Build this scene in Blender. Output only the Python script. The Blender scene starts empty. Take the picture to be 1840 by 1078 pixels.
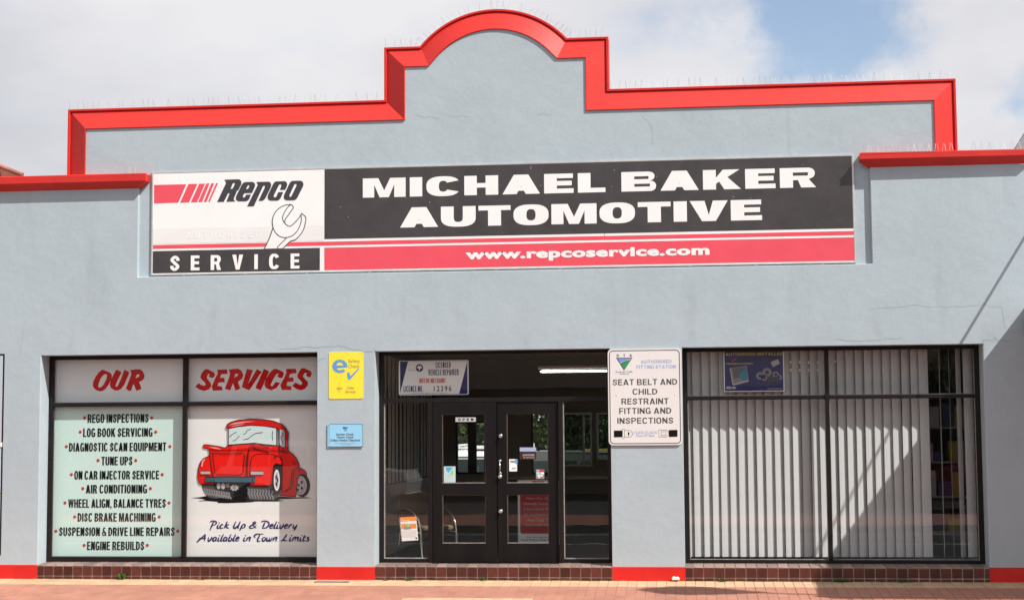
import bpy, bmesh, math, random
from mathutils import Vector, Matrix
from mathutils.geometry import tessellate_polygon
random.seed(7)
R = math.radians
SC = bpy.context.scene
COL = SC.collection

# ------------------------------------------------------------------ camera
YAW, PITCH, ROLL = 0.10842, 0.08056, 0.00715
FPX, DIST, EYE = 2800.0, 19.6, 1.925
def _rot():
    cy, sy = math.cos(YAW), math.sin(YAW); cp, sp = math.cos(PITCH), math.sin(PITCH); cr, sr = math.cos(ROLL), math.sin(ROLL)
    Rz = Matrix(((cy, -sy, 0), (sy, cy, 0), (0, 0, 1)))
    Rx = Matrix(((1, 0, 0), (0, cp, -sp), (0, sp, cp)))
    Ry = Matrix(((cr, 0, sr), (0, 1, 0), (-sr, 0, cr)))
    return Rz @ Rx @ Ry
M3 = _rot()
def P(px, py, y=0.0):
    """survey point: photo measurement -> (x, z) on the plane at depth y"""
    w = M3 @ Vector(((px - 920) / FPX, 1, -(py - 539) / FPX))
    k = (DIST + y) / w.y
    return (w.x * k, w.z * k + EYE)
cam = bpy.data.cameras.new('camera'); camo = bpy.data.objects.new('camera', cam); COL.objects.link(camo)
cam.sensor_width = 36; cam.lens = FPX / 1840 * 36; cam.clip_end = 5000; cam.clip_start = 0.1
rgt, fwd, up = M3.col[0], M3.col[1], M3.col[2]
mw = Matrix((rgt, up, -fwd)).transposed().to_4x4(); mw.translation = Vector((0, -DIST, EYE))
camo.matrix_world = mw
SC.camera = camo

# ------------------------------------------------------------------ light
SUNV = Vector((1.66, -1.0, 2.12)).normalized()
sl = bpy.data.lights.new('sun', 'SUN'); sl.energy = 4.5; sl.angle = R(0.55); sl.color = (1.0, 0.955, 0.89)
so = bpy.data.objects.new('sun', sl); COL.objects.link(so)
so.rotation_euler = SUNV.to_track_quat('Z', 'Y').to_euler(); so.location = (20, -20, 30)
SC.view_settings.view_transform = 'Standard'; SC.view_settings.look = 'None'
SC.view_settings.exposure = 0.42; SC.view_settings.gamma = 1
SC.view_settings.use_curve_mapping = False

W = bpy.data.worlds.new('World'); SC.world = W; W.use_nodes = True
nt = W.node_tree; nt.nodes.clear()
def wn(t, **k):
    n = nt.nodes.new(t)
    for a, b in k.items(): setattr(n, a, b)
    return n
out = wn('ShaderNodeOutputWorld')
sky = wn('ShaderNodeTexSky', sky_type='NISHITA', sun_disc=False)
sky.sun_elevation = math.asin(SUNV.z); sky.sun_rotation = math.atan2(SUNV.x, SUNV.y)
bgs = wn('ShaderNodeBackground'); bgs.inputs[1].default_value = 0.115
nt.links.new(sky.outputs[0], bgs.inputs[0])
bgc = wn('ShaderNodeBackground'); bgc.inputs[1].default_value = 0.575
tc = wn('ShaderNodeTexCoord')
# clouds: the view direction projected on a flat layer
mp = wn('ShaderNodeMapping'); mp.inputs['Scale'].default_value = (1.0, 1.0, 2.2)
nt.links.new(tc.outputs['Generated'], mp.inputs[0])
n1 = wn('ShaderNodeTexNoise'); n1.inputs['Scale'].default_value = 2.6; n1.inputs['Detail'].default_value = 7; n1.inputs['Roughness'].default_value = 0.52
nt.links.new(mp.outputs[0], n1.inputs[0])
n2 = wn('ShaderNodeTexNoise'); n2.inputs['Scale'].default_value = 9; n2.inputs['Detail'].default_value = 8; n2.inputs['Roughness'].default_value = 0.55
nt.links.new(mp.outputs[0], n2.inputs[0])
def wdir(px, py):
    v = M3 @ Vector(((px - 920) / FPX, 1, -(py - 539) / FPX)); return v.normalized()
def math_(op, a, b=None, c=None):
    n = wn('ShaderNodeMath', operation=op)
    for i, v in enumerate((a, b, c)):
        if v is None: continue
        if isinstance(v, (int, float)): n.inputs[i].default_value = v
        else: nt.links.new(v, n.inputs[i])
    return n.outputs[0]
n4 = wn('ShaderNodeTexNoise'); n4.inputs['Scale'].default_value = 14; n4.inputs['Detail'].default_value = 9; n4.inputs['Roughness'].default_value = 0.6
nt.links.new(tc.outputs['Generated'], n4.inputs[0])
wv = wn('ShaderNodeVectorMath', operation='MULTIPLY_ADD'); nt.links.new(n4.outputs['Color'], wv.inputs[0]); wv.inputs[1].default_value = (0.11, 0.11, 0.11); wv.inputs[2].default_value = (-0.055, -0.055, -0.055)
wa = wn('ShaderNodeVectorMath', operation='ADD'); nt.links.new(tc.outputs['Generated'], wa.inputs[0]); nt.links.new(wv.outputs[0], wa.inputs[1])
nrm = wn('ShaderNodeVectorMath', operation='NORMALIZE'); nt.links.new(wa.outputs[0], nrm.inputs[0])
def gap(px, py, rad, amp, sxx=1.0):
    d = wdir(px, py)
    s = wn('ShaderNodeVectorMath', operation='DISTANCE'); nt.links.new(nrm.outputs[0], s.inputs[0]); s.inputs[1].default_value = d
    q = math_('DIVIDE', s.outputs['Value'], rad)
    return math_('MULTIPLY', math_('MAXIMUM', math_('SUBTRACT', 1.0, q), 0.0), amp)
cov = math_('MULTIPLY_ADD', math_('SUBTRACT', n2.outputs[0], 0.5), 0.55, n1.outputs[0])
g = math_('ADD', gap(1470, -30, 0.095, 0.60), gap(1490, 80, 0.058, 0.34))
g = math_('ADD', g, gap(1870, 215, 0.03, 0.34))
g = math_('ADD', g, gap(1180, -10, 0.06, 0.22))
cov = math_('SUBTRACT', cov, g)
ramp = wn('ShaderNodeValToRGB'); ramp.color_ramp.interpolation = 'EASE'
ramp.color_ramp.elements[0].position = 0.02; ramp.color_ramp.elements[1].position = 0.46
ramp.color_ramp.elements[0].color = (0.13, 0.13, 0.13, 1)
nt.links.new(cov, ramp.inputs[0])
n3 = wn('ShaderNodeTexNoise'); n3.inputs['Scale'].default_value = 3.6; n3.inputs['Detail'].default_value = 7; n3.inputs['Roughness'].default_value = 0.5
nt.links.new(mp.outputs[0], n3.inputs[0])
r3 = wn('ShaderNodeValToRGB'); r3.color_ramp.elements[0].position = 0.34; r3.color_ramp.elements[1].position = 0.60
r3.color_ramp.elements[0].color = (0.82, 0.83, 0.895, 1); r3.color_ramp.elements[1].color = (1.10, 1.095, 1.13, 1)
nt.links.new(n3.outputs[0], r3.inputs[0]); nt.links.new(r3.outputs[0], bgc.inputs[0])
mx = wn('ShaderNodeMixShader'); nt.links.new(ramp.outputs[0], mx.inputs[0])
nt.links.new(bgs.outputs[0], mx.inputs[1]); nt.links.new(bgc.outputs[0], mx.inputs[2]); nt.links.new(mx.outputs[0], out.inputs[0])

SC.cycles.max_bounces = 6; SC.cycles.transparent_max_bounces = 12; SC.cycles.use_denoising = True
SC.cycles.caustics_reflective = False; SC.cycles.caustics_refractive = False

# ------------------------------------------------------------------ materials
def mat(name, col, rough=0.6, bump=0, bscale=60, var=0, vscale=4, metal=0, spec=0.5, rnd=0, emit=None, var2=0, v2=40, stretch=None, stain=None):
    m = bpy.data.materials.new(name); m.use_nodes = True; t = m.node_tree; b = t.nodes['Principled BSDF']
    b.inputs['Base Color'].default_value = (*col, 1); b.inputs['Roughness'].default_value = rough
    b.inputs['Metallic'].default_value = metal; b.inputs['Specular IOR Level'].default_value = spec
    N = t.nodes.new; Lk = t.links.new
    co = N('ShaderNodeTexCoord').outputs['Object']
    if stretch:
        mm = N('ShaderNodeMapping'); mm.inputs['Scale'].default_value = stretch; Lk(co, mm.inputs[0]); co = mm.outputs[0]
    cur = None
    def noise(sc, det=6, rg=0.6):
        n = N('ShaderNodeTexNoise'); n.inputs['Scale'].default_value = sc; n.inputs['Detail'].default_value = det
        n.inputs['Roughness'].default_value = rg; Lk(co, n.inputs[0]); return n.outputs[0]
    def scaled(val, lo, hi, cur):
        mr = N('ShaderNodeMapRange'); mr.inputs[1].default_value = 0.3; mr.inputs[2].default_value = 0.7
        mr.inputs[3].default_value = lo; mr.inputs[4].default_value = hi; Lk(val, mr.inputs[0])
        mi = N('ShaderNodeVectorMath'); mi.operation = 'SCALE'
        if cur is None: mi.inputs[0].default_value = col
        else: Lk(cur, mi.inputs[0])
        Lk(mr.outputs[0], mi.inputs['Scale']); return mi.outputs[0]
    if var: cur = scaled(noise(vscale), 1 - var, 1 + var, cur)
    if var2: cur = scaled(noise(v2, 8, 0.7), 1 - var2, 1 + var2, cur)
    if rnd:
        oi = N('ShaderNodeObjectInfo').outputs['Random']; gi = N('ShaderNodeNewGeometry').outputs['Random Per Island']
        a = N('ShaderNodeMath'); a.operation = 'ADD'; Lk(oi, a.inputs[0]); Lk(gi, a.inputs[1])
        f = N('ShaderNodeMath'); f.operation = 'FRACT'; Lk(a.outputs[0], f.inputs[0])
        mr = N('ShaderNodeMapRange'); mr.inputs[3].default_value = 1 - rnd; mr.inputs[4].default_value = 1 + rnd; Lk(f.outputs[0], mr.inputs[0])
        mi = N('ShaderNodeVectorMath'); mi.operation = 'SCALE'
        if cur is None: mi.inputs[0].default_value = col
        else: Lk(cur, mi.inputs[0])
        Lk(mr.outputs[0], mi.inputs['Scale']); cur = mi.outputs[0]
    if stain:
        scol, lo, hi, ss = stain
        n = N('ShaderNodeTexNoise'); n.inputs['Scale'].default_value = ss; n.inputs['Detail'].default_value = 9; n.inputs['Roughness'].default_value = 0.68
        c2 = N('ShaderNodeTexCoord').outputs['Object']; m2 = N('ShaderNodeMapping'); m2.inputs['Scale'].default_value = (1, 1, 0.22)
        m2.inputs['Location'].default_value = (3.1, 1.7, 0.4); Lk(c2, m2.inputs[0]); Lk(m2.outputs[0], n.inputs[0])
        mr = N('ShaderNodeMapRange'); mr.inputs[1].default_value = lo; mr.inputs[2].default_value = hi; Lk(n.outputs[0], mr.inputs[0])
        mc = N('ShaderNodeMix'); mc.data_type = 'RGBA'; Lk(mr.outputs[0], mc.inputs[0])
        if cur is None: mc.inputs[6].default_value = (*col, 1)
        else: Lk(cur, mc.inputs[6])
        mc.inputs[7].default_value = (*scol, 1); cur = mc.outputs[2]
    if cur is not None: Lk(cur, b.inputs['Base Color'])
    if bump:
        bp = N('ShaderNodeBump'); bp.inputs['Strength'].default_value = 1; bp.inputs['Distance'].default_value = bump
        s1 = noise(bscale, 8, 0.65); s2 = noise(bscale * 0.09, 5, 0.6)
        ad = N('ShaderNodeMath'); ad.operation = 'MULTIPLY_ADD'; Lk(s2, ad.inputs[0]); ad.inputs[1].default_value = 5; Lk(s1, ad.inputs[2])
        Lk(ad.outputs[0], bp.inputs['Height']); Lk(bp.outputs[0], b.inputs['Normal'])
    if emit:
        b.inputs['Emission Color'].default_value = (*emit[0], 1); b.inputs['Emission Strength'].default_value = emit[1]
    return m
def glass_mat(name, tint=(0.95, 0.97, 0.965), refl=1.0):
    m = bpy.data.materials.new(name); m.use_nodes = True; t = m.node_tree; t.nodes.clear()
    o = t.nodes.new('ShaderNodeOutputMaterial'); tr = t.nodes.new('ShaderNodeBsdfTransparent'); tr.inputs[0].default_value = (*tint, 1)
    gl = t.nodes.new('ShaderNodeBsdfGlossy'); gl.inputs['Roughness'].default_value = 0.004; gl.inputs[0].default_value = (refl, refl, refl, 1)
    lw = t.nodes.new('ShaderNodeLayerWeight'); lw.inputs[0].default_value = 0.5      # Schlick, same from both sides
    pw = t.nodes.new('ShaderNodeMath'); pw.operation = 'POWER'; t.links.new(lw.outputs['Facing'], pw.inputs[0]); pw.inputs[1].default_value = 5
    fr = t.nodes.new('ShaderNodeMath'); fr.operation = 'MULTIPLY_ADD'; t.links.new(pw.outputs[0], fr.inputs[0]); fr.inputs[1].default_value = 0.5; fr.inputs[2].default_value = 0.036
    n = t.nodes.new('ShaderNodeTexNoise'); n.inputs['Scale'].default_value = 1.3; co = t.nodes.new('ShaderNodeTexCoord'); t.links.new(co.outputs['Object'], n.inputs[0])
    bp = t.nodes.new('ShaderNodeBump'); bp.inputs['Distance'].default_value = 0.0007; t.links.new(n.outputs[0], bp.inputs['Height'])
    t.links.new(bp.outputs[0], gl.inputs['Normal'])
    mxs = t.nodes.new('ShaderNodeMixShader'); t.links.new(fr.outputs[0], mxs.inputs[0]); t.links.new(tr.outputs[0], mxs.inputs[1]); t.links.new(gl.outputs[0], mxs.inputs[2])
    t.links.new(mxs.outputs[0], o.inputs[0]); return m

WALL = mat('painted_render', (0.412, 0.484, 0.528), 0.75, bump=0.0010, bscale=55, var=0.05, vscale=1.1, var2=0.035, v2=14, spec=0.3, stain=((0.35, 0.41, 0.44), 0.56, 0.80, 3.0))
REDP = mat('red_gloss_paint', (0.62, 0.017, 0.013), 0.42, bump=0.0006, bscale=70, var=0.10, vscale=3, var2=0.06, v2=30, spec=0.45)
REDC = mat('red_coping_paint', (0.60, 0.027, 0.021), 0.5, bump=0.0007, bscale=60, var=0.07, vscale=2.2, var2=0.05, v2=30, spec=0.35)
TILE = mat('glazed_brown_tile', (0.085, 0.022, 0.017), 0.22, bump=0.0008, bscale=18, var=0.25, vscale=9, rnd=0.35, spec=0.6)
TCAP = mat('dusty_glare_brown_tile', (0.25, 0.17, 0.145), 0.5, bump=0.0008, bscale=18, var=0.3, vscale=12, rnd=0.3)  # cap tiles paler: grout dust, and sky glare put into the colour
GROUT = mat('grout', (0.46, 0.39, 0.33), 0.9, bump=0.001, bscale=90, var=0.3, vscale=8)
FRAME = mat('dark_frame', (0.009, 0.007, 0.007), 0.45, spec=0.3, bump=0.0002, bscale=60, var=0.3, vscale=6)
DOORM = mat('dark_door_timber', (0.0075, 0.0062, 0.0062), 0.5, spec=0.22, bump=0.0005, bscale=50, var=0.35, vscale=5, stretch=(1, 1, 0.15))
BEAD = mat('glazing_bead', (0.11, 0.075, 0.062), 0.5, var=0.3, vscale=10)
BEADL = mat('light_bead', (0.35, 0.33, 0.31), 0.45, var=0.3, vscale=10)
GLASS = glass_mat('window_glass', tint=(0.985, 0.99, 0.988))
ALU = mat('aluminium_trim', (0.60, 0.60, 0.58), 0.45, metal=0.35, var=0.15, vscale=6)
SWHITE = mat('sign_white', (0.87, 0.855, 0.85), 0.4, var=0.025, vscale=2, var2=0.012, v2=20)
SGREY = mat('sign_faded_band', (0.80, 0.79, 0.79), 0.45, var=0.03, vscale=2)
SBLACK = mat('sign_black', (0.047, 0.040, 0.042), 0.38, var=0.22, vscale=2.5, var2=0.12, v2=18, spec=0.6)
SRED = mat('sign_red', (0.79, 0.078, 0.115), 0.45, var=0.05, vscale=3)
LBLACK = mat('lettering_black', (0.008, 0.008, 0.01), 0.6, spec=0.1)
LDARK = mat('lettering_charcoal', (0.045, 0.043, 0.052), 0.45)
MINT = mat('mint_panel', (0.66, 0.87, 0.82), 0.5, var=0.02, vscale=2)
PWHITE = mat('white_panel', (0.87, 0.895, 0.89), 0.5, var=0.02, vscale=2)
PGREY = mat('pale_panel', (0.90, 0.96, 0.98), 0.5, var=0.03, vscale=3)
BRED = mat('brush_red', (0.66, 0.006, 0.006), 0.6, spec=0.1, var=0.12, vscale=25)
DOTRED = mat('dot_red', (0.60, 0.03, 0.03), 0.5)
NAVY = mat('navy_ink', (0.035, 0.035, 0.15), 0.6, spec=0.15)
YEL = mat('yellow_sign', (0.93, 0.76, 0.045), 0.4, var=0.03, vscale=4)
SKYB = mat('sky_blue_sign', (0.30, 0.62, 0.86), 0.4, var=0.03, vscale=4)
EBLUE = mat('mid_blue', (0.12, 0.33, 0.68), 0.45)
PALEB = mat('pale_blue_ink', (0.36, 0.44, 0.68), 0.5)
OLIVE = mat('olive_ink', (0.36, 0.30, 0.10), 0.5)
RTAW = mat('enamel_white', (0.77, 0.735, 0.72), 0.35, var=0.02, vscale=4)
GREEN = mat('sign_green', (0.02, 0.30, 0.10), 0.45)
LBLUE = mat('sign_blue', (0.16, 0.28, 0.68), 0.45)
STEEL = mat('polished_steel', (0.62, 0.60, 0.57), 0.25, metal=0.9)
BLIND = mat('blind_fabric', (0.58, 0.595, 0.60), 0.85, bump=0.0002, bscale=250, var=0.03, vscale=3)
CREAM = mat('cream_paver', (0.52, 0.35, 0.215), 0.85, bump=0.0012, bscale=60, var=0.10, vscale=3, var2=0.08, v2=30, rnd=0.09)
PAVER = mat('red_paver', (0.385, 0.175, 0.122), 0.85, bump=0.0012, bscale=60, var=0.12, vscale=2, var2=0.06, v2=30, rnd=0.07)
JOINT = mat('paver_joint_sand', (0.40, 0.24, 0.17), 0.95, bump=0.001, bscale=90)
ASPH = mat('asphalt', (0.055, 0.058, 0.06), 0.85, bump=0.003, bscale=60, var=0.15, vscale=1)
CONC = mat('kerb_concrete', (0.33, 0.31, 0.28), 0.85, bump=0.002, bscale=40, var=0.12, vscale=2)
DIRT = mat('bare_ground', (0.16, 0.13, 0.09), 0.95, bump=0.01, bscale=8, var=0.25, vscale=0.4)
LINEW = mat('road_line_paint', (0.7, 0.7, 0.68), 0.6)
BRICK = mat('orange_brick', (0.36, 0.15, 0.08), 0.85, bump=0.002, bscale=30, rnd=0.2, var=0.15, vscale=3)
ROOFR = mat('weathered_red_roof', (0.34, 0.12, 0.085), 0.7, var=0.3, vscale=4, stain=((0.28, 0.24, 0.22), 0.5, 0.7, 4))
ROOFG = mat('grey_cladding', (0.30, 0.29, 0.30), 0.7, var=0.08, vscale=3)
GATEP = mat('gate_panel_paint', (0.46, 0.52, 0.58), 0.5, var=0.04, vscale=3)
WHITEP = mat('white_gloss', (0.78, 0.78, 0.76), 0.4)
WHITEC = mat('white_car_paint', (0.80, 0.80, 0.79), 0.2, spec=0.7)
SILVC = mat('silver_car_paint', (0.30, 0.33, 0.33), 0.25, metal=0.5, spec=0.7)
REDCAR = mat('maroon_car_paint', (0.22, 0.03, 0.03), 0.2, spec=0.7)
RUB = mat('rubber', (0.02, 0.02, 0.02), 0.8)
CARGL = mat('car_glass', (0.03, 0.045, 0.045), 0.06, spec=0.9)
BARK = mat('bark', (0.11, 0.08, 0.055), 0.9, bump=0.01, bscale=12, var=0.3, vscale=4)
LEAF = mat('leaf', (0.04, 0.075, 0.018), 0.6, rnd=0.45)
WEEDM = mat('weed_leaf', (0.07, 0.19, 0.03), 0.6, rnd=0.3)
DRYM = mat('dry_leaf', (0.33, 0.16, 0.06), 0.8, rnd=0.3)
CEIL = mat('ceiling_board', (0.58, 0.42, 0.28), 0.8, var=0.08, vscale=1.5)
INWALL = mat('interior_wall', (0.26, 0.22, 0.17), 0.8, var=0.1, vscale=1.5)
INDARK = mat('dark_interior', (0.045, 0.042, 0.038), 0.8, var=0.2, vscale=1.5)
WAINS = mat('wainscot_paint', (0.80, 0.80, 0.77), 0.5, var=0.05, vscale=3)
CARPET = mat('carpet', (0.15, 0.13, 0.115), 0.95)
UPH = mat('brown_upholstery', (0.16, 0.11, 0.075), 0.8, bump=0.0005, bscale=120)
CHROME = mat('chrome_tube', (0.70, 0.68, 0.64), 0.18, metal=1.0)
TUBE = mat('fluorescent_tube', (0.9, 0.9, 0.9), 0.5, emit=((1.0, 1.0, 0.90), 9.0))
PAPER = mat('paper', (0.72, 0.70, 0.66), 0.7, bump=0.0006, bscale=30)
ORANGE = mat('orange_print', (0.75, 0.24, 0.05), 0.5)
PRED = mat('poster_red', (0.50, 0.025, 0.03), 0.5)
PBLUE = mat('poster_navy', (0.028, 0.03, 0.15), 0.5, var=0.1, vscale=5)
GREYP = mat('print_grey', (0.25, 0.25, 0.26), 0.5)
LGREY = mat('print_light_grey', (0.48, 0.48, 0.50), 0.5)
GREYK = mat('dark_grey_print', (0.07, 0.07, 0.075), 0.5)
TEAL = mat('bumper_blue', (0.035, 0.10, 0.15), 0.4, var=0.2, vscale=30)
TRED = mat('cartoon_red', (0.86, 0.012, 0.006), 0.6, spec=0.1, var=0.05, vscale=15)
TRED2 = mat('cartoon_deep_red', (0.66, 0.010, 0.008), 0.6, spec=0.1)
PINK = mat('cartoon_highlight', (0.85, 0.42, 0.38), 0.45)
TGLASS = mat('cartoon_window', (0.66, 0.80, 0.80), 0.45)
SPIKE = mat('spike_wire', (0.62, 0.62, 0.64), 0.35, metal=0.3)
FENCEM = mat('steel_fence', (0.30, 0.38, 0.36), 0.5, var=0.08, vscale=3)
FENCEB = mat('blue_steel_fence', (0.13, 0.18, 0.26), 0.5, var=0.08, vscale=3)
YELT = mat('yellow_rail', (0.70, 0.42, 0.04), 0.5)
CRACKM = mat('crack_line', (0.32, 0.37, 0.395), 0.9)
IRON = mat('cast_iron', (0.12, 0.12, 0.125), 0.6, var=0.2, vscale=20)
CABLE = mat('cable_sheath', (0.03, 0.03, 0.03), 0.6)
POSTER_Y = mat('poster_yellow', (0.50, 0.45, 0.10), 0.5)
CYAN = mat('print_cyan', (0.05, 0.42, 0.72), 0.5)
LIME = mat('print_lime', (0.25, 0.62, 0.12), 0.5)
PALEG = mat('sticker_pale', (0.50, 0.66, 0.66), 0.5)

# ------------------------------------------------------------------ object helpers
def link(name, me, m, parent=None, **kw):
    o = bpy.data.objects.new(name, me); COL.objects.link(o)
    if m is not None and me is not None: me.materials.append(m)
    if parent is not None:
        o.parent = parent; o.matrix_parent_inverse = parent.matrix_basis.inverted()
    for k, v in kw.items(): o[k] = v
    return o
def thing(name, label, cat, loc=(0, 0, 0), rz=0, group=None):
    o = bpy.data.objects.new(name, None); COL.objects.link(o); o.location = loc; o.rotation_euler[2] = rz
    o.empty_display_size = 0.2
    o['label'] = label; o['category'] = cat
    if group: o['group'] = group
    bpy.context.view_layer.update()
    return o
class MB:
    def __init__(s): s.v = []; s.f = []
    def face(s, pts):
        n = len(s.v); s.v += [tuple(p) for p in pts]; s.f.append(tuple(range(n, n + len(pts))))
    def box(s, x0, x1, y0, y1, z0, z1):
        n = len(s.v)
        s.v += [(x0, y0, z0), (x1, y0, z0), (x1, y1, z0), (x0, y1, z0), (x0, y0, z1), (x1, y0, z1), (x1, y1, z1), (x0, y1, z1)]
        for f in ((0, 3, 2, 1), (4, 5, 6, 7), (0, 1, 5, 4), (1, 2, 6, 5), (2, 3, 7, 6), (3, 0, 4, 7)): s.f.append(tuple(n + i for i in f))
        return s
    def prism(s, pts, y0, y1):
        """outline in (x,z), extruded along y"""
        A = sum(pts[i][0] * pts[(i + 1) % len(pts)][1] - pts[(i + 1) % len(pts)][0] * pts[i][1] for i in range(len(pts)))
        if A < 0: pts = pts[::-1]
        n = len(s.v); k = len(pts)
        s.v += [(x, y0, z) for x, z in pts] + [(x, y1, z) for x, z in pts]
        s.f.append(tuple(n + i for i in range(k))); s.f.append(tuple(n + k + i for i in reversed(range(k))))
        for i in range(k):
            j = (i + 1) % k; s.f.append((n + i, n + k + i, n + k + j, n + j))
        return s
    def tube(s, pts, r, seg=8, cap=True):
        pts = [Vector(p) for p in pts]; n0 = len(s.v); k = len(pts)
        for i, p in enumerate(pts):
            d = (pts[min(i + 1, k - 1)] - pts[max(i - 1, 0)]).normalized()
            a = d.cross(Vector((0, 0, 1)) if abs(d.z) < 0.9 else Vector((1, 0, 0))).normalized(); b = d.cross(a)
            rr = r[i] if isinstance(r, (list, tuple)) else r
            for j in range(seg):
                t = 2 * math.pi * j / seg; s.v.append(tuple(p + a * math.cos(t) * rr + b * math.sin(t) * rr))
        for i in range(k - 1):
            for j in range(seg):
                a = n0 + i * seg + j; b = n0 + i * seg + (j + 1) % seg; s.f.append((a, b, b + seg, a + seg))
        if cap:
            s.f.append(tuple(n0 + j for j in reversed(range(seg)))); s.f.append(tuple(n0 + (k - 1) * seg + j for j in range(seg)))
        return s
    def mesh(s, name, smooth=False):
        me = bpy.data.meshes.new(name); me.from_pydata(s.v, [], s.f); me.update()
        if smooth:
            for p in me.polygons: p.use_smooth = True
        return me
    def build(s, name, m, parent=None, smooth=False, bevel=0, **kw):
        o = link(name, s.mesh(name, smooth), m, parent, **kw)
        if bevel: bev(o, bevel)
        return o
def bev(o, w, seg=2, ang=30):
    b = o.modifiers.new('bevel', 'BEVEL'); b.width = w; b.segments = seg; b.limit_method = 'ANGLE'; b.angle_limit = R(ang)
def flat_mesh(groups, y, step=0.0):
    """groups: list of loop-lists [(outer, hole, ...)] in (x, z); faces look towards -y"""
    v = []; f = []
    for gi, loops in enumerate(groups):
        pl = [[Vector((x, z, 0)) for x, z in lp] for lp in loops]
        tr = tessellate_polygon(pl); n = len(v)
        fl = [p for lp in pl for p in lp]
        v += [(p.x, y - step * (gi % 3), p.y) for p in fl]
        for a, b, c in tr:
            A, B, Cc = fl[a], fl[b], fl[c]
            cr = (B - A).cross(Cc - A).z
            f.append((n + a, n + b, n + c) if cr > 0 else (n + a, n + c, n + b))
    return v, f
def flat(name, groups, y, m, parent=None, step=0.0, **kw):
    v, f = flat_mesh(groups, y, step)
    me = bpy.data.meshes.new(name); me.from_pydata(v, [], f); me.update()
    return link(name, me, m, parent, **kw)
def rectl(x0, z0, x1, z1): return [(x0, z0), (x1, z0), (x1, z1), (x0, z1)]
def rrect(x0, z0, x1, z1, r, n=6):
    p = []
    for cx, cz, a0 in ((x1 - r, z0 + r, -90), (x1 - r, z1 - r, 0), (x0 + r, z1 - r, 90), (x0 + r, z0 + r, 180)):
        for i in range(n + 1):
            a = R(a0 + 90 * i / n); p.append((cx + r * math.cos(a), cz + r * math.sin(a)))
    return p
def ell(cx, cz, rx, rz, n=20, a0=0): return [(cx + rx * math.cos(2 * math.pi * i / n + a0), cz + rz * math.sin(2 * math.pi * i / n + a0)) for i in range(n)]
def strip(pts, wd, closed=False):
    """thin polyline band as quads; wd may be a function of parameter"""
    g = []; k = len(pts)
    if closed: pts = list(pts) + [pts[0], pts[1]]
    L_ = []; Rr = []
    for i in range(len(pts)):
        a = pts[max(i - 1, 0)]; b = pts[min(i + 1, len(pts) - 1)]
        dx, dz = b[0] - a[0], b[1] - a[1]; l = math.hypot(dx, dz) or 1
        w = wd(i / (len(pts) - 1)) if callable(wd) else wd
        nx, nz = -dz / l * w / 2, dx / l * w / 2
        L_.append((pts[i][0] + nx, pts[i][1] + nz)); Rr.append((pts[i][0] - nx, pts[i][1] - nz))
    if closed: L_[0] = L_[-2]; Rr[0] = Rr[-2]; L_ = L_[:-1]; Rr = Rr[:-1]
    return L_, Rr
def strip_obj(name, lines, y, m, parent=None, grad=0.0002):
    v = []; f = []
    for ln in lines:
        pts, wd = ln[0], ln[1]; cl = len(ln) > 2 and ln[2]
        L_, Rr = strip(pts, wd, cl); n = len(v)
        for i, (a, b) in enumerate(zip(L_, Rr)):
            yy = y - grad * i / len(L_); v += [(a[0], yy, a[1]), (b[0], yy, b[1])]
        for i in range(len(L_) - 1): f.append((n + 2 * i, n + 2 * i + 1, n + 2 * i + 3, n + 2 * i + 2))
    me = bpy.data.meshes.new(name); me.from_pydata(v, [], f); me.update()
    return link(name, me, m, parent)
def catmull(pts, n=5, closed=False):
    o = []; k = len(pts)
    rng = range(k if closed else k - 1)
    for i in rng:
        if closed: p0, p1, p2, p3 = pts[(i - 1) % k], pts[i], pts[(i + 1) % k], pts[(i + 2) % k]
        else: p0, p1, p2, p3 = pts[max(i - 1, 0)], pts[i], pts[i + 1], pts[min(i + 2, k - 1)]
        for j in range(n):
            t = j / n
            o.append(tuple(0.5 * ((2 * b) + (-a + c) * t + (2 * a - 5 * b + 4 * c - d) * t * t + (-a + 3 * b - 3 * c + d) * t ** 3) for a, b, c, d in zip(p0, p1, p2, p3)))
    if not closed: o.append(tuple(pts[-1]))
    return o

# ------------------------------------------------------------------ block lettering (capitals drawn as outlines)
def sup(cx, cy, rx, ry, a0, a1, n=14, e=2.4):
    o = []
    for i in range(n + 1):
        a = R(a0 + (a1 - a0) * i / n); c, s = math.cos(a), math.sin(a)
        o.append((cx + rx * math.copysign(abs(c) ** (2 / e), c), cy + ry * math.copysign(abs(s) ** (2 / e), s)))
    return o
def spine(pts, sv, sh, n=6):
    c = catmull(pts, n); L_ = []; Rr = []
    for i in range(len(c)):
        a = c[max(i - 1, 0)]; b = c[min(i + 1, len(c) - 1)]; dx, dy = b[0] - a[0], b[1] - a[1]; l = math.hypot(dx, dy) or 1
        nx, ny = -dy / l, dx / l; h = math.hypot(nx * sv, ny * sh) / 2
        L_.append((c[i][0] + nx * h, c[i][1] + ny * h)); Rr.append((c[i][0] - nx * h, c[i][1] - ny * h))
    return L_ + Rr[::-1]
WID = dict(M=1.28, W=1.45, E=.86, F=.82, L=.80, T=.92, J=.72, S=.95, P=.95, R=1.02, B=1.0, I=0, N=1.0, A=1.1, V=1.06, K=1.08, Y=1.02)
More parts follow.
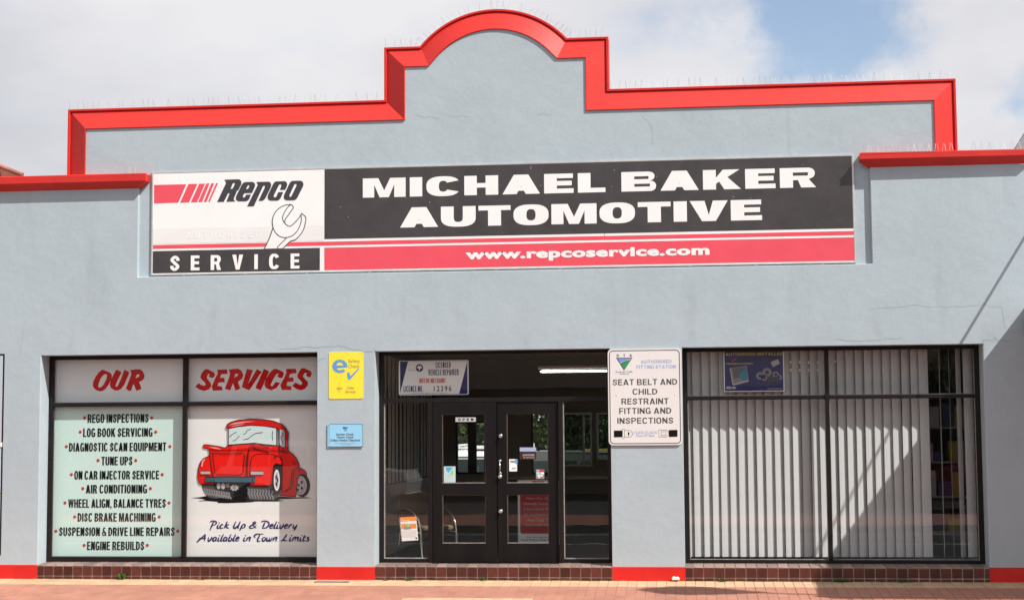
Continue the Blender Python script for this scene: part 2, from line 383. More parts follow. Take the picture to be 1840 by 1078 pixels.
def glyph(c, w0, sv, sh):
    w = w0 * WID.get(c, 1.0); e = 2.6; h = sv * 1.12; q = sv * .52
    if c == 'I': return sv, [[rectl(0, 0, sv, 1)]]
    if c == '.': return sv, [[rectl(0, 0, sv, sh)]]
    if c == ',': return sv, [[[(0, sh), (0, 0), (sv * .35, 0), (0.1 * sv, -.16), (sv * .5, -.16), (sv, .02), (sv, sh)]]]
    if c == 'L': return w, [[[(0, 0), (w, 0), (w, sh), (sv, sh), (sv, 1), (0, 1)]]]
    if c == 'E': return w, [[[(0, 0), (w, 0), (w, sh), (sv, sh), (sv, .5 - sh / 2 + .01), (w * .94, .5 - sh / 2 + .01), (w * .94, .5 + sh / 2 + .01), (sv, .5 + sh / 2 + .01), (sv, 1 - sh), (w * .98, 1 - sh), (w * .98, 1), (0, 1)]]]
    if c == 'F': return w, [[[(0, 0), (sv, 0), (sv, .46 - sh / 2), (w * .92, .46 - sh / 2), (w * .92, .46 + sh / 2), (sv, .46 + sh / 2), (sv, 1 - sh), (w, 1 - sh), (w, 1), (0, 1)]]]
    if c == 'H': a, b = .5 - sh / 2, .5 + sh / 2; return w, [[[(0, 0), (sv, 0), (sv, a), (w - sv, a), (w - sv, 0), (w, 0), (w, 1), (w - sv, 1), (w - sv, b), (sv, b), (sv, 1), (0, 1)]]]
    if c == 'T': return w, [[[(w / 2 - sv / 2, 0), (w / 2 + sv / 2, 0), (w / 2 + sv / 2, 1 - sh), (w, 1 - sh), (w, 1), (0, 1), (0, 1 - sh), (w / 2 - sv / 2, 1 - sh)]]]
    if c == 'N': k = min(.85, sv * 1.1 / max(w - sv, .01) + .1); return w, [[[(0, 0), (sv, 0), (sv, 1 - k), (w - sv, 0), (w, 0), (w, 1), (w - sv, 1), (w - sv, k), (sv, 1), (0, 1)]]]
    if c == 'M': return w, [[[(0, 0), (sv * .92, 0), (sv * .92, .66), (w / 2 - q * .72, 0), (w / 2 + q * .72, 0), (w - sv * .92, .66), (w - sv * .92, 0), (w, 0), (w, 1), (w - sv * 1.25, 1), (w / 2, .36), (sv * 1.25, 1), (0, 1)]]]
    if c == 'V': return w, [[[(w / 2 - q, 0), (w / 2 + q, 0), (w, 1), (w - h, 1), (w / 2, .30), (h, 1), (0, 1)]]]
    if c == 'W': k = w * .27; return w, [[[(k - q * .8, 0), (k + q * .8, 0), (w / 2, .62), (w - k - q * .8, 0), (w - k + q * .8, 0), (w, 1), (w - sv * .95, 1), (w - k, .34), (w / 2 + q * .8, 1), (w / 2 - q * .8, 1), (k, .34), (sv * .95, 1), (0, 1)]]]
    if c == 'A':
        k = (w / 2 - q * 1.1); b0 = .17; b1 = b0 + sh * .82; ya = (w / 2 - h) / k
        return w, [[[(0, 0), (h, 0), (h + b0 * k, b0), (w - h - b0 * k, b0), (w - h, 0), (w, 0), (w / 2 + q * 1.1, 1), (w / 2 - q * 1.1, 1)], [(h + b1 * k, b1), (w - h - b1 * k, b1), (w / 2, min(ya, .93))]]]
    if c == 'K': return w, [[[(0, 0), (sv, 0), (sv, .29), (sv + (w - sv) * .13, .40), (w - h * 1.15, 0), (w, 0), (sv + (w - sv) * .46, .62), (w * .97, 1), (w * .97 - h * 1.15, 1), (sv, .60), (sv, 1), (0, 1)]]]
    if c == 'Y': return w, [[[(w / 2 - sv / 2, 0), (w / 2 + sv / 2, 0), (w / 2 + sv / 2, .40), (w, 1), (w - h, 1), (w / 2, .60), (h, 1), (0, 1), (w / 2 - sv / 2, .40)]]]
    if c == 'O': return w, [[sup(w / 2, .5, w / 2, .515, 0, 352, 44, e), sup(w / 2, .5, w / 2 - sv, .515 - sh, 0, 352, 36, e)]]
    if c == 'Q': return w, [[sup(w / 2, .5, w / 2, .515, 0, 352, 44, e), sup(w / 2, .5, w / 2 - sv, .515 - sh, 0, 352, 36, e)], [[(w * .52, .26), (w * .52 + sv * .4, .34), (w * 1.04, .03), (w * .98, -.10)]]]
    if c == 'D': r = min(w - sv, .52); return w, [[[(0, 0), (w - r, 0)] + sup(w - r, .5, r, .5, -90, 90, 16, 2.2) + [(0, 1)], [(sv, sh), (w - r, sh)] + sup(w - r, .5, r - sv, .5 - sh, -90, 90, 14, 2.2) + [(sv, 1 - sh)]]]
    if c == 'U': return w, [[[(0, 1)] + sup(w / 2, .44, w / 2, .455, 180, 360, 20, e) + [(w, 1), (w - sv, 1)] + sup(w / 2, .44, w / 2 - sv, .455 - sh, 360, 180, 18, e) + [(sv, 1)]]]
    if c == 'J': return w, [[[(0, .34)] + sup(w / 2, .32, w / 2, .335, 180, 360, 16, e) + [(w, 1), (w - sv, 1)] + sup(w / 2, .34, w / 2 - sv, .355 - sh, 360, 180, 12, e) + [(sv, .34)]]]
    if c in 'CG':
        a = 28
        g = [[sup(w / 2, .5, w / 2, .515, a, 360 - a, 40, e) + sup(w / 2, .5, w / 2 - sv, .515 - sh, 360 - a - 6, a + 6, 34, e)]]
        if c == 'G': g.append([[(w * .52, .5), (w * .52, .5 - sh * .85), (w - sv, .5 - sh * .85), (w - sv * .98, 0.04), (w, 0.04), (w, .5)]])
        return w, g
    if c == 'S':
        return w, [[spine([(w - sv * .55, .66), (w - sv * .62, .80), (w / 2, 1 - sh / 2 + .01), (sv * .56, .74), (w * .44, .54), (w - sv * .54, .28), (w / 2, sh / 2 - .01), (sv * .62, .18), (sv * .5, .33)], sv * .94, sh)]]
    def bowl(w, y0, y1, r): return sup(w - r, (y0 + y1) / 2, r, (y1 - y0) / 2, -90, 90, 12, 2.2)
    if c == 'P':
        r = min(.33, w - sv); return w, [[[(0, 0), (sv, 0), (sv, .38), (w - r, .38)] + bowl(w, .38, 1, r) + [(0, 1)], [(sv, .38 + sh * .9), (w - r, .38 + sh * .9)] + sup(w - r, .69, max(r - sv, .02), .31 - sh * .95, -90, 90, 10, 2.2) + [(sv, 1 - sh)]]]
    if c == 'R':
        r = min(.33, w - sv) ; ww = w * .97
        return w, [[[(0, 0), (sv, 0), (sv, .38), (w * .5, .38), (w - h * 1.02, 0), (w, 0), (w * .80, .42)] + bowl(ww, .44, 1, r)[3:] + [(0, 1)], [(sv, .40 + sh * .85), (ww - r, .40 + sh * .85)] + sup(ww - r, (.40 + sh * .85 + 1 - sh) / 2, max(r - sv, .02), (.6 - sh * 1.85) / 2, -90, 90, 10, 2.2) + [(sv, 1 - sh)]]]
    if c == 'B':
        r = min(.30, w - sv); w2 = w * .96
        lo = [(sv, sh), (w - r, sh)] + sup(w - r, (.5 - sh / 2 + sh) / 2, max(r - sv, .02), (.5 - sh * 1.5) / 2, -90, 90, 10, 2.2) + [(sv, .5 - sh / 2)]
        hi = [(sv, .5 + sh / 2), (w2 - r, .5 + sh / 2)] + sup(w2 - r, (1.5 - sh / 2) / 2, max(r - sv, .02), (.5 - sh * 1.5) / 2, -90, 90, 10, 2.2) + [(sv, 1 - sh)]
        return w, [[[(0, 0), (w - r, 0)] + bowl(w, 0, .53, r)[1:] + bowl(w2, .53, 1, r)[1:] + [(0, 1)], lo, hi]]
    if c == '&':
        return w, [[spine([(w * 1.0, .02), (w * .62, .42), (w * .34, .68), (w * .34, .86), (w * .52, .94), (w * .68, .84), (w * .62, .68)], sv * .8, sh * .8)], [spine([(w * .44, .56), (w * .18, .38), (w * .16, .16), (w * .42, .06), (w * .72, .14), (w * .92, .44)], sv * .8, sh * .8)]]
    return w, []
def block_text(name, txt, bb, y, m, parent, w0=.62, sv=.22, sh=.17, gapw=.10, space=.3, shear=0, step=0.0002):
    """bb = (x0, z0, x1, z1): baseline to cap height"""
    x = 0; gs = []
    for ch in txt:
        if ch == ' ': x += space * w0; continue
        w, g = glyph(ch, w0, sv, sh)
        for loops in g: gs.append([[(px + x, pz) for px, pz in lp] for lp in loops])
        x += w + gapw
    tot = x - gapw; sx = (bb[2] - bb[0]) / tot; sz = bb[3] - bb[1]
    gs = [[[(bb[0] + px * sx + shear * pz * sz, bb[1] + pz * sz) for px, pz in lp] for lp in loops] for loops in gs]
    return flat(name, gs, y, m, parent, step=step)
def soft_text(name, txt, bb, y, m, parent, bold=0.0, shear=0, spacing=1.0):
    cu = bpy.data.curves.new('t', 'FONT'); cu.body = txt; cu.size = 1; cu.offset = bold; cu.space_character = spacing; cu.resolution_u = 3
    ob = bpy.data.objects.new('t', cu); COL.objects.link(ob)
    me = bpy.data.meshes.new_from_object(ob.evaluated_get(bpy.context.evaluated_depsgraph_get()))
    bpy.data.objects.remove(ob); bpy.data.curves.remove(cu)
    vs = [v.co.copy() for v in me.vertices]
    x0 = min(v.x for v in vs); x1 = max(v.x for v in vs); z0 = min(v.y for v in vs); z1 = max(v.y for v in vs)
    for v, c in zip(me.vertices, vs):
        tz = (c.y - z0) / (z1 - z0); X = bb[0] + (c.x - x0) / (x1 - x0) * (bb[2] - bb[0]) + shear * (tz - .5) * (bb[3] - bb[1])
        v.co = (X, y, bb[1] + tz * (bb[3] - bb[1]))
    me.update(); me.materials.clear()
    # make faces look to -y
    if me.polygons and me.polygons[0].normal.y > 0: me.flip_normals()
    return link(name, me, m, parent)
def bbp(x0, y0, x1, y1, d):   # photo box (left, top, right, bottom) -> plane box
    a = P(x0, (y0 + y1) / 2, d); b = P(x1, (y0 + y1) / 2, d); xm = (x0 + x1) / 2
    t = P(xm, y0, d); u = P(xm, y1, d); return (a[0], u[1], b[0], t[1])
def pp(pts, d, ox=0, oy=0, s=1): return [P(ox + u / s, oy + v / s, d) for u, v in pts]
def tapebox(x0, x1, z0, z1, y, th, name, m, parent): return MB().box(x0, x1, y, y + th, z0, z1).build(name, m, parent)
#==BODY==
# ------------------------------------------------------------------ ground, footpath, street
SL = 0.068
def gz(y): return SL * y if y < 0 else 0.0
def sheet(name, x0, x1, ys, zs, m, **kw):
    mb = MB()
    for i in range(len(ys) - 1):
        mb.face([(x0, ys[i], zs[i]), (x1, ys[i], zs[i]), (x1, ys[i + 1], zs[i + 1]), (x0, ys[i + 1], zs[i + 1])][::-1 if ys[i + 1] < ys[i] else 1])
    return mb.build(name, m, None, kind='structure', **kw)
sheet('ground', -900, 900, [900, -900], [-0.62, -0.62], DIRT)
sheet('yard', -30, 30, [45, 0.3], [-0.33, -0.33], CONC)
fp = sheet('footpath', -30, 30, [0.02, -3.2], [-0.005, -3.2 * SL - 0.005], JOINT)
MB().prism([(-60, -0.36), (60, -0.36), (60, -3.2 * SL), (-60, -3.2 * SL)], -3.36, -3.2).build('kerb', CONC, None, kind='structure')
sheet('road', -200, 200, [-3.36, -8.6, -13.4], [-0.345, -0.24, -0.345], ASPH)
MB().box(-60, 60, -13.55, -13.4, -0.36, -0.2).build('kerb', CONC, None, kind='structure')
sheet('far_footpath', -60, 60, [-13.55, -16.6], [-0.2, -0.16], PAVER)
sheet('far_forecourt', -60, 60, [-16.6, -30], [-0.165, -0.12], ASPH)
mk = MB()
mk.box(-60, 60, -8.66, -8.54, -0.2405, -0.236)
mk.build('road_line', LINEW, None, kind='structure')
mk = MB().box(-60, 60, -12.2, -12.1, -0.316, -0.309); mk.build('road_edge_line', LINEW, None, kind='structure')
# pavers: rows laid header-on against the wall; first cream band, then red, then a cream border
PW, PR = 0.1185, 0.204
pav_mesh = {}
def paver_mesh(w, d):
    k = (round(w, 3), round(d, 3))
    if k not in pav_mesh:
        mb = MB(); g = 0.0022; h = 0.03; c = 0.003
        x0, x1, y0, y1 = g, w - g, -d + g, -g
        n = 0
        mb.v = [(x0, y0, -h), (x1, y0, -h), (x1, y1, -h), (x0, y1, -h), (x0, y0, -c), (x1, y0, -c), (x1, y1, -c), (x0, y1, -c), (x0 + c, y0 + c, 0), (x1 - c, y0 + c, 0), (x1 - c, y1 - c, 0), (x0 + c, y1 - c, 0)]
        for a in (0, 4):
            for i in range(4): j = (i + 1) % 4; mb.f.append((a + i, a + j, a + 4 + j, a + 4 + i))
        mb.f.append((8, 9, 10, 11)); pav_mesh[k] = mb.mesh('paver')
    return pav_mesh[k]
ang = math.atan(SL)
rows = []
ylist = 0.0
cells = []
for r in range(15):
    y0 = -r * PR
    for c in range(-90, 56):
        x0 = c * PW
        cream = r < 2 or (r == 6 and -3.32 < x0 < -1.85) or (r > 6 and (-3.32 < x0 < -3.1 or -2.05 < x0 < -1.85))
        cells.append((x0, y0, cream, r))
vis = [c for c in cells if -0.75 < (c[0] + 2.4) / 13 < 0.75 and c[0] > -9.2 + c[3] * 0.1 and c[0] < 4.5 and c[3] < 7]
vis.sort(key=lambda c: (-c[0] * 1.0 + abs(c[3] - 1.0) * 2.0))
single = set((c[0], c[1]) for c in vis[:290])
pm = {True: paver_mesh(PW, PR).copy(), False: paver_mesh(PW, PR).copy()}
pm[True].materials.append(CREAM); pm[False].materials.append(PAVER)
rest = {True: MB(), False: MB()}
base = paver_mesh(PW, PR)
bv = [v.co.copy() for v in base.vertices]; bf = [tuple(p.vertices) for p in base.polygons]
for x0, y0, cream, r in cells:
    dz = random.uniform(-0.0018, 0.0018)
    tx, ty = random.uniform(-0.004, 0.004), random.uniform(-0.004, 0.004)
    if (x0, y0) in single:
        o = bpy.data.objects.new('paver', pm[cream]); COL.objects.link(o); o.parent = fp
        o.location = (x0, y0, gz(y0) + dz); o.rotation_euler = (ang + tx, ty, 0)
    else:
        mb = rest[cream]; n = len(mb.v)
        mb.v += [(v.x + x0, v.y + y0, gz(v.y + y0) + v.z + dz + ty * v.x) for v in bv]; mb.f += [tuple(n + i for i in f) for f in bf]
o = rest[True].build('cream_pavers', CREAM, fp); o['kind'] = 'stuff'
o = rest[False].build('red_pavers', PAVER, fp); o['kind'] = 'stuff'

# ------------------------------------------------------------------ the shop building
B = thing('shop_building', 'grey blue rendered workshop front with red coping, stepped parapet and arched pediment', 'building', (-2.3, 0, 0))
XL, XR = -8.945, 4.27
W1, WD, W3 = (-8.337, -4.653), (-3.9, -0.903), (0.0, 3.667)
ZS, ZH = 0.16, 2.889
def wall_solid(loops, y0, y1, name, m, parent):
    v, f = flat_mesh([loops], y0); n = len(v)
    v = v + [(a, y1, c) for a, b, c in v]; f = f + [tuple(n + i for i in reversed(t)) for t in f]
    off = 0
    for li, lp in enumerate(loops):
        A = sum(lp[i][0] * lp[(i + 1) % len(lp)][1] - lp[(i + 1) % len(lp)][0] * lp[i][1] for i in range(len(lp)))
        ccw = A > 0
        for i in range(len(lp)):
            a = off + i; b = off + (i + 1) % len(lp)
            q = (a, n + a, n + b, b)
            if (ccw != (li == 0)): q = q[::-1]
            f.append(q)
        off += len(lp)
    me = bpy.data.meshes.new(name); me.from_pydata(v, [], f); me.update()
    o = link(name, me, m, parent)
    return o
outer = [(XL, -0.1), (-8.337, -0.1), (-8.337, ZH), (-4.653, ZH), (-4.653, -0.1), (-3.9, -0.1), (-3.9, ZH), (-.903, ZH), (-.903, -0.1), (0, -0.1), (0, ZH), (3.667, ZH), (3.667, -0.1), (XR, -0.1),
         (XR, 5.12), (2.364, 5.12), (2.364, 3.895), (-7.045, 3.895), (-7.045, 5.09), (XL, 5.09)]
o = wall_solid([outer], 0, 0.34, 'wall', WALL, B); bev(o, 0.012, 2, 40)
ARC = []
def arcpts(cx, cz, r, a0, a1, n): return [(cx + r * math.cos(R(a0 + (a1 - a0) * i / n)), cz + r * math.sin(R(a0 + (a1 - a0) * i / n))) for i in range(n + 1)]
# outer line of the coping, measured: left to right
acx, ar = -2.338, 1.268
acz = 7.283 - ar
al = 180 - math.degrees(math.asin((6.828 - acz) / ar)); a2 = math.degrees(math.asin((6.872 - acz) / ar))
arc = arcpts(acx, acz, ar, al, a2, 30)
path = [(-8.03, 5.12), (-8.03, 6.138), (-3.781, 6.138), (-3.781, 6.828)] + arc + [(-.872, 6.872), (-.872, 6.192), (3.441, 6.192), (3.441, 5.12)]
# the coping's outer edge stands 0.136 m behind the plane it was measured on
path = [(x * (DIST + .136) / DIST, (z - EYE) * (DIST + .136) / DIST + EYE) if z > 5.2 else (x * (DIST + .136) / DIST, z) for x, z in path]
arc = path[4:-4]
def offset_path(pts, d):
    o = []
    for i in range(len(pts)):
        ds = []
        if i > 0: ds.append((Vector(pts[i]) - Vector(pts[i - 1])).normalized())
        if i < len(pts) - 1: ds.append((Vector(pts[i + 1]) - Vector(pts[i])).normalized())
        ns = [Vector((q.y, -q.x)) for q in ds]
        if len(ns) == 1: nn = ns[0]; k = 1
        else:
            nn = (ns[0] + ns[1]).normalized(); k = 1 / max(nn.dot(ns[0]), .3)
        o.append((pts[i][0] + nn.x * d * k, pts[i][1] + nn.y * d * k))
    return o
inn = offset_path(path, 0.2915)
para = [(-7.045, 3.895), (2.364, 3.895), (2.364, 5.12), (inn[-1][0], 5.12)] + inn[::-1][1:-1] + [(inn[0][0], 5.12), (-7.045, 5.12)]
wall_solid([para], 0.05, 0.33, 'parapet_wall', WALL, B)
# coping profile: (inward offset, depth)
prof = [(0.0, 0.42), (0.0, 0.142), (0.004, 0.136), (0.026, 0.136), (0.030, 0.141), (0.033, 0.164), (0.283, 0.030), (0.289, 0.029), (0.292, 0.033), (0.295, 0.06)]
lines = [offset_path(path, d) for d, _ in prof]
segs = [(0, 1), (1, 2), (2, 3), (3, 4), (4, 4 + 30), (34, 35), (35, 36), (36, 37), (37, 38)]
for a, b in segs:
    mb = MB(); K = len(prof)
    for i in range(a, b + 1):
        for j, (d, y) in enumerate(prof): mb.v.append((lines[j][i][0], y, lines[j][i][1]))
    for i in range(b - a):
        for j in range(K - 1):
            p = i * K + j; mb.f.append((p, p + 1, p + K + 1, p + K))
    mb.f = [f[::-1] for f in mb.f]
    mb.build('coping', REDC, B)
def pier_coping(x0, x1, ztop, zf, zb, end):
    """moulded coping: vertical face then a splayed underside, mitred return at one end"""
    pr = [(0.36, ztop), (-0.105, ztop), (-0.115, ztop - 0.01), (-0.115, zf), (-0.002, zb)]
    mb = MB(); d = lambda y: -y
    xs = []
    if end == 'R':   # return on the right end
        cols = [[(x0, y, z) for y, z in pr], [(x1 + max(0, -y), y, z) for y, z in pr]]
    else:
        cols = [[(x0 - max(0, -y), y, z) for y, z in pr], [(x1, y, z) for y, z in pr]]
    mb.v = cols[0] + cols[1]; K = len(pr)
    for j in range(K - 1): mb.f.append((j, j + 1, K + j + 1, K + j))
    ex = 1 if end == 'R' else 0; base = ex * K
    # return end
    q = [(v[0], 0.36, v[2]) for v in cols[ex]]; n = len(mb.v); mb.v += q
    for j in range(K - 1):
        f = (base + j, base + j + 1, n + j + 1, n + j); mb.f.append(f if end == 'L' else f[::-1])
    bpyo = mb.build('coping', REDC, B); bev(bpyo, 0.006, 2, 25); return bpyo
pier_coping(XL - 0.05, -7.03, 5.245, 5.145, 5.06, 'R')
pier_coping(2.352, XR + 0.05, 5.268, 5.186, 5.10, 'L')
MB().box(XL, -7.045, 0.0, 0.33, 5.062, 5.2).build('wall_top', WALL, B)
# red painted base bands on the piers
for a, b, zt in ((XL, -8.34, .178), (-4.651, -3.902, .163), (-.901, -.002, .172), (3.669, XR, .177)):
    o = MB().box(a, b, -0.004, 0.01, -0.06, zt).build('painted_base', REDP, B)
# body of the building behind
MB().box(-8.8, 4.15, 0.5, 6.9, 4.6, 4.7).build('roof', ROOFG, B)
MB().box(XL, -8.75, 0.34, 7.0, -0.1, 4.9).build('side_wall', WALL, B)
MB().box(4.1, XR, 0.34, 7.0, -0.1, 4.9).build('side_wall', WALL, B)
# hairline cracks in the render
def crack(pts, wd=0.008, y=-0.0012, jit=0.011, par=B):
    q = [P(*p) for p in pts]; o = []
    for i in range(len(q) - 1):
        for j in range(5):
            t = j / 5; o.append((q[i][0] * (1 - t) + q[i + 1][0] * t, q[i][1] * (1 - t) + q[i + 1][1] * t + random.uniform(-jit, jit)))
    o.append(q[-1]); strip_obj('crack', [(o, lambda t: wd * (0.5 + 0.6 * abs(math.sin(t * 9))))], y, CRACKM, par, 0)
crack([(500, 627), (555, 624), (600, 623), (609, 621), (625, 625), (660, 632), (680, 631)], .010)
crack([(570, 648), (586, 642)], .012); crack([(1500, 611), (1560, 612), (1620, 607)], .005)
crack([(1765, 612), (1782, 611), (1788, 606), (1794, 612), (1818, 613)], .010)
crack([(1150, 204), (1162, 215), (1170, 225), (1173, 240), (1171, 262)], .0035, 0.0485)
crack([(745, 205), (758, 210), (772, 208), (786, 212)], .0035, 0.0485)
crack([(800, 205), (815, 209), (830, 206), (842, 209)], .003, 0.0485)
crack([(965, 206), (978, 203), (990, 205)], .003, 0.0485)
crack([(1560, 556), (1640, 549), (1700, 552), (1770, 548), (1800, 552), (1806, 590)], .004)
crack([(37, 636), (40, 612), (42, 590)], .0035)

# ------------------------------------------------------------------ tiled plinths (cap, face tile, cut tile below)
def plinth(x0, x1, tile_y, x_off, rows3=True):
    mb = MB()
    mb.prism([(x0, -0.1), (x1, -0.1), (x1, .163), (x0, .163)], 0.004, 0.30)
    pl = mb.build('tiled_plinth', GROUT, B)
    # grout bed of the sloping cap
    g2 = MB(); g2.v = [(x0, 0.006, .12), (x1, 0.006, .12), (x1, 0.006, .166), (x0, 0.006, .166), (x0, .30, .19), (x1, .30, .19)]
    g2.f = [(0, 1, 2, 3), (3, 2, 5, 4)]; g2.build('grout_bed', GROUT, pl)
    tw = 0.130; j = 0.010; cut = {}
    def tmesh(w, kind):
        k = (round(w, 3), kind)
        if k in cut: return cut[k]
        mb = MB()
        if kind == 'face': mb.box(0, w, -0.002, 0.01, 0, .112)
        elif kind == 'cut': mb.box(0, w, -0.002, 0.01, 0, .05)
        else:
            pr = [(0.0, .0), (-0.003, .004), (0.0, .012), (.008, .018), (.022, .021), (.29, .036), (.29, .02), (.02, .0)]
            n = len(pr); mb.v = [(0, y, z) for y, z in pr] + [(w, y, z) for y, z in pr]
            for i in range(n):
                k2 = (i + 1) % n; mb.f.append((i, n + i, n + k2, k2))
            mb.f.append(tuple(range(n))); mb.f.append(tuple(reversed(range(n, 2 * n))))
        me = mb.mesh('tile'); me.materials.append(TCAP if kind == 'cap' else TILE); cut[k] = me; return me
    x = x0 + 0.004; first = True
    while x < x1 - 0.02:
        e = min(x + (x_off if first else tw - j), x1 - 0.004); first = False
        for kind, z in (('face', .044), ('cut', -.018), ('cap', .160)):
            o = bpy.data.objects.new('tile', tmesh(e - x, kind)); COL.objects.link(o); o.parent = pl
            o.location = (x, random.uniform(-.001, .001), z + random.uniform(-.001, .001)); o.rotation_euler = (random.uniform(-.012, .012), 0, random.uniform(-.012, .012)) if kind != 'cap' else (0, 0, 0)
        x = e + j
    return pl
plinth(W1[0], W1[1], 0, .075); plinth(WD[0], WD[1], 0, .125); plinth(W3[0], W3[1], 0, .085)

# ------------------------------------------------------------------ windows
FY0, FY1 = 0.265, 0.325
def window(x0, x1, mull, trz, zb, zt, name='shop_window', lw=.062, rw=.062, bead=BEAD):
    """outer frame with mullion and transom, four panes"""
    fr = bpy.data.objects.new(name, None); COL.objects.link(fr); fr.parent = B; fr.matrix_parent_inverse = B.matrix_basis.inverted()
    z0, z1 = 0.196, 2.92
    for bx in ((x0, x0 + lw, z0, z1), (x1 - rw, x1, z0, z1)): MB().box(bx[0], bx[1], FY0, FY1, bx[2], bx[3]).build('frame', FRAME, fr, bevel=.004)
    MB().box(x0 + lw, x1 - rw, FY0 + .002, FY1 - .002, z0, zb).build('frame', FRAME, fr, bevel=.004)
    MB().box(x0 + lw, x1 - rw, FY0 + .002, FY1 - .002, zt, z1).build('frame', FRAME, fr, bevel=.004)
    MB().box(mull[0], mull[1], FY0 - .008, FY1, zb, zt).build('mullion', FRAME, fr, bevel=.004)
    for a, b in ((x0 + lw, mull[0]), (mull[1], x1 - rw)):
        MB().box(a, b, FY0 + .004, FY1 - .004, trz[0], trz[1]).build('transom', FRAME, fr, bevel=.004)
        for c, d in ((zb, trz[0]), (trz[1], zt)):
            MB().box(a, b, .300, .304, c, d).build('pane', GLASS, fr)
            g = .008
            m = MB(); m.box(a, a + g, .290, .2995, c, d); m.box(b - g, b, .290, .2995, c, d); m.box(a + g, b - g, .290, .2995, c, c + g)
            m.build('bead', bead, fr)
    return fr
window(W1[0], W1[1], (-6.512, -6.455), (2.216, 2.268), .258, 2.838)
window(W3[0], W3[1], (1.775, 1.826), (2.232, 2.282), .240, 2.842, bead=BEADL)
# door bay
E_ = bpy.data.objects.new('shop_entrance', None); COL.objects.link(E_); E_.parent = B; E_.matrix_parent_inverse = B.matrix_basis.inverted()
def fbox(x0, x1, z0, z1, y0=FY0, y1=FY1, name='frame', m=FRAME, par=E_, b=.004): return MB().box(x0, x1, y0, y1, z0, z1).build(name, m, par, bevel=b)
def X(px, d=.28): return P(px, 850, d)[0]
def Z(py, px=900, d=.28): return P(px, py, d)[1]
fbox(WD[0], X(690), .196, 2.92); fbox(X(1092.5), WD[1], .196, 2.92)
fbox(X(690), X(1092.5), 2.85, 2.92, FY0 + .002, FY1 - .002)
fbox(X(690), X(1092.5), 2.231, 2.289, FY0 + .002, FY1 - .002, 'transom')
fbox(X(769.5), X(777), .196, 2.231, FY0 - .01, FY1, 'post'); fbox(X(1004), X(1012.5), .196, 2.231, FY0 - .01, FY1, 'post')
fbox(X(690), X(769.5), .196, Z(1003.5), FY0 + .002, FY1 - .002); fbox(X(1012.5), X(1092.5), .196, Z(1003.5), FY0 + .002, FY1 - .002)
fbox(X(690), X(1092.5), 2.289, 2.85, .300, .304, 'pane', GLASS, b=0)
fbox(X(690), X(769.5), Z(1003.5), 2.231, .300, .304, 'pane', GLASS, b=0)
fbox(X(1012.5), X(1092.5), Z(1003.5), 2.231, .300, .304, 'pane', GLASS, b=0)
for a, b in ((690, 769.5), (1012.5, 1092.5)):
    zz = Z(1003.5); m = MB(); m.box(X(a), X(a) + .012, .288, .2995, zz, 2.22); m.box(X(a) + .012, X(b), .288, .2995, zz, zz + .012); m.build('bead', BEADL, E_)
MB().box(X(777), X(1004), .20, .34, .175, .2).build('threshold', FRAME, E_)
def door(xl, xr, gx0, gx1, gz, dy, nm='door_leaf'):
    """leaf with two glazed openings; gz = ((top, bottom), (top, bottom)) photo rows"""
    (t1, b1), (t2, b2) = gz
    lp = [rectl(xl, .203, xr, 2.226), rectl(gx0, b1, gx1, t1)[::-1], rectl(gx0, b2, gx1, t2)[::-1]]
    d = wall_solid(lp, FY0 + dy, FY0 + dy + .042, 'door', DOORM, E_); bev(d, .003)
    return d
xl, xm, xr = X(777.5), X(892.5), X(1003)
gl = (Z(743), Z(867.5)), (Z(888.5), Z(975.5))
glz = [gl[0], gl[1]]
def leafparts(xl, xr, g0, g1, dy):
    door(xl, xr, g0, g1, glz, dy)
    for t, b in glz:
        MB().box(g0, g1, FY0 + dy + .02, FY0 + dy + .024, b, t).build('pane', GLASS, E_)
        m = MB(); w = .009; y0 = FY0 + dy + .008; y1 = FY0 + dy + .0195
        m.box(g0, g0 + w, y0, y1, b, t); m.box(g1 - w, g1, y0, y1, b, t); m.box(g0 + w, g1 - w, y0, y1, b, b + w); m.box(g0 + w, g1 - w, y0, y1, t - w * .7, t)
        m.build('bead', BEAD, E_)
        m = MB(); m.box(g0, g1, y0 - .003, y0 - .0005, b - .002, b + .007); m.build('bead', BEADL, E_)
leafparts(xl, xm, X(795), X(872.5), 0.0); leafparts(xm + .012, xr, X(911), X(985.5), 0.018)
# ironmongery
hy = FY0 + .018
def lathe_y(name, cx, cz, prof, m, par, y0, seg=20):
    mb = MB()
    for r_, yy in prof:
        for j in range(seg):
            t = 2 * math.pi * j / seg; mb.v.append((cx + r_ * math.cos(t), y0 - yy, cz + r_ * math.sin(t)))
    for i in range(len(prof) - 1):
        for j in range(seg):
            a = i * seg + j; b = i * seg + (j + 1) % seg; mb.f.append((a, b, b + seg, a + seg))
    mb.f.append(tuple((len(prof) - 1) * seg + j for j in range(seg)))
    return mb.build(name, m, par, smooth=True)
kp = [(.026, 0), (.026, .006), (.018, .010), (.016, .028), (.024, .036), (.026, .046), (.02, .054), (.008, .058)]
for px, py in ((900, 783), (899, 856), (900, 918)):
    x, z = P(px, py, .28); lathe_y('door_knob', x, z, kp, STEEL, E_, hy)
x, z0 = P(898.5, 850, .28); _, z1 = P(898.5, 828, .28)
MB().tube([(x, hy, z0), (x, hy - .03, z0 + .01), (x + .006, hy - .045, (z0 + z1) / 2), (x, hy - .03, z1 - .01), (x, hy, z1)], .009, 10).build('pull_handle', STEEL, E_, smooth=True)
for zz in (z0, z1): lathe_y('handle_rose', x, zz, [(.018, 0), (.018, .004), (.012, .006)], STEEL, E_, hy)

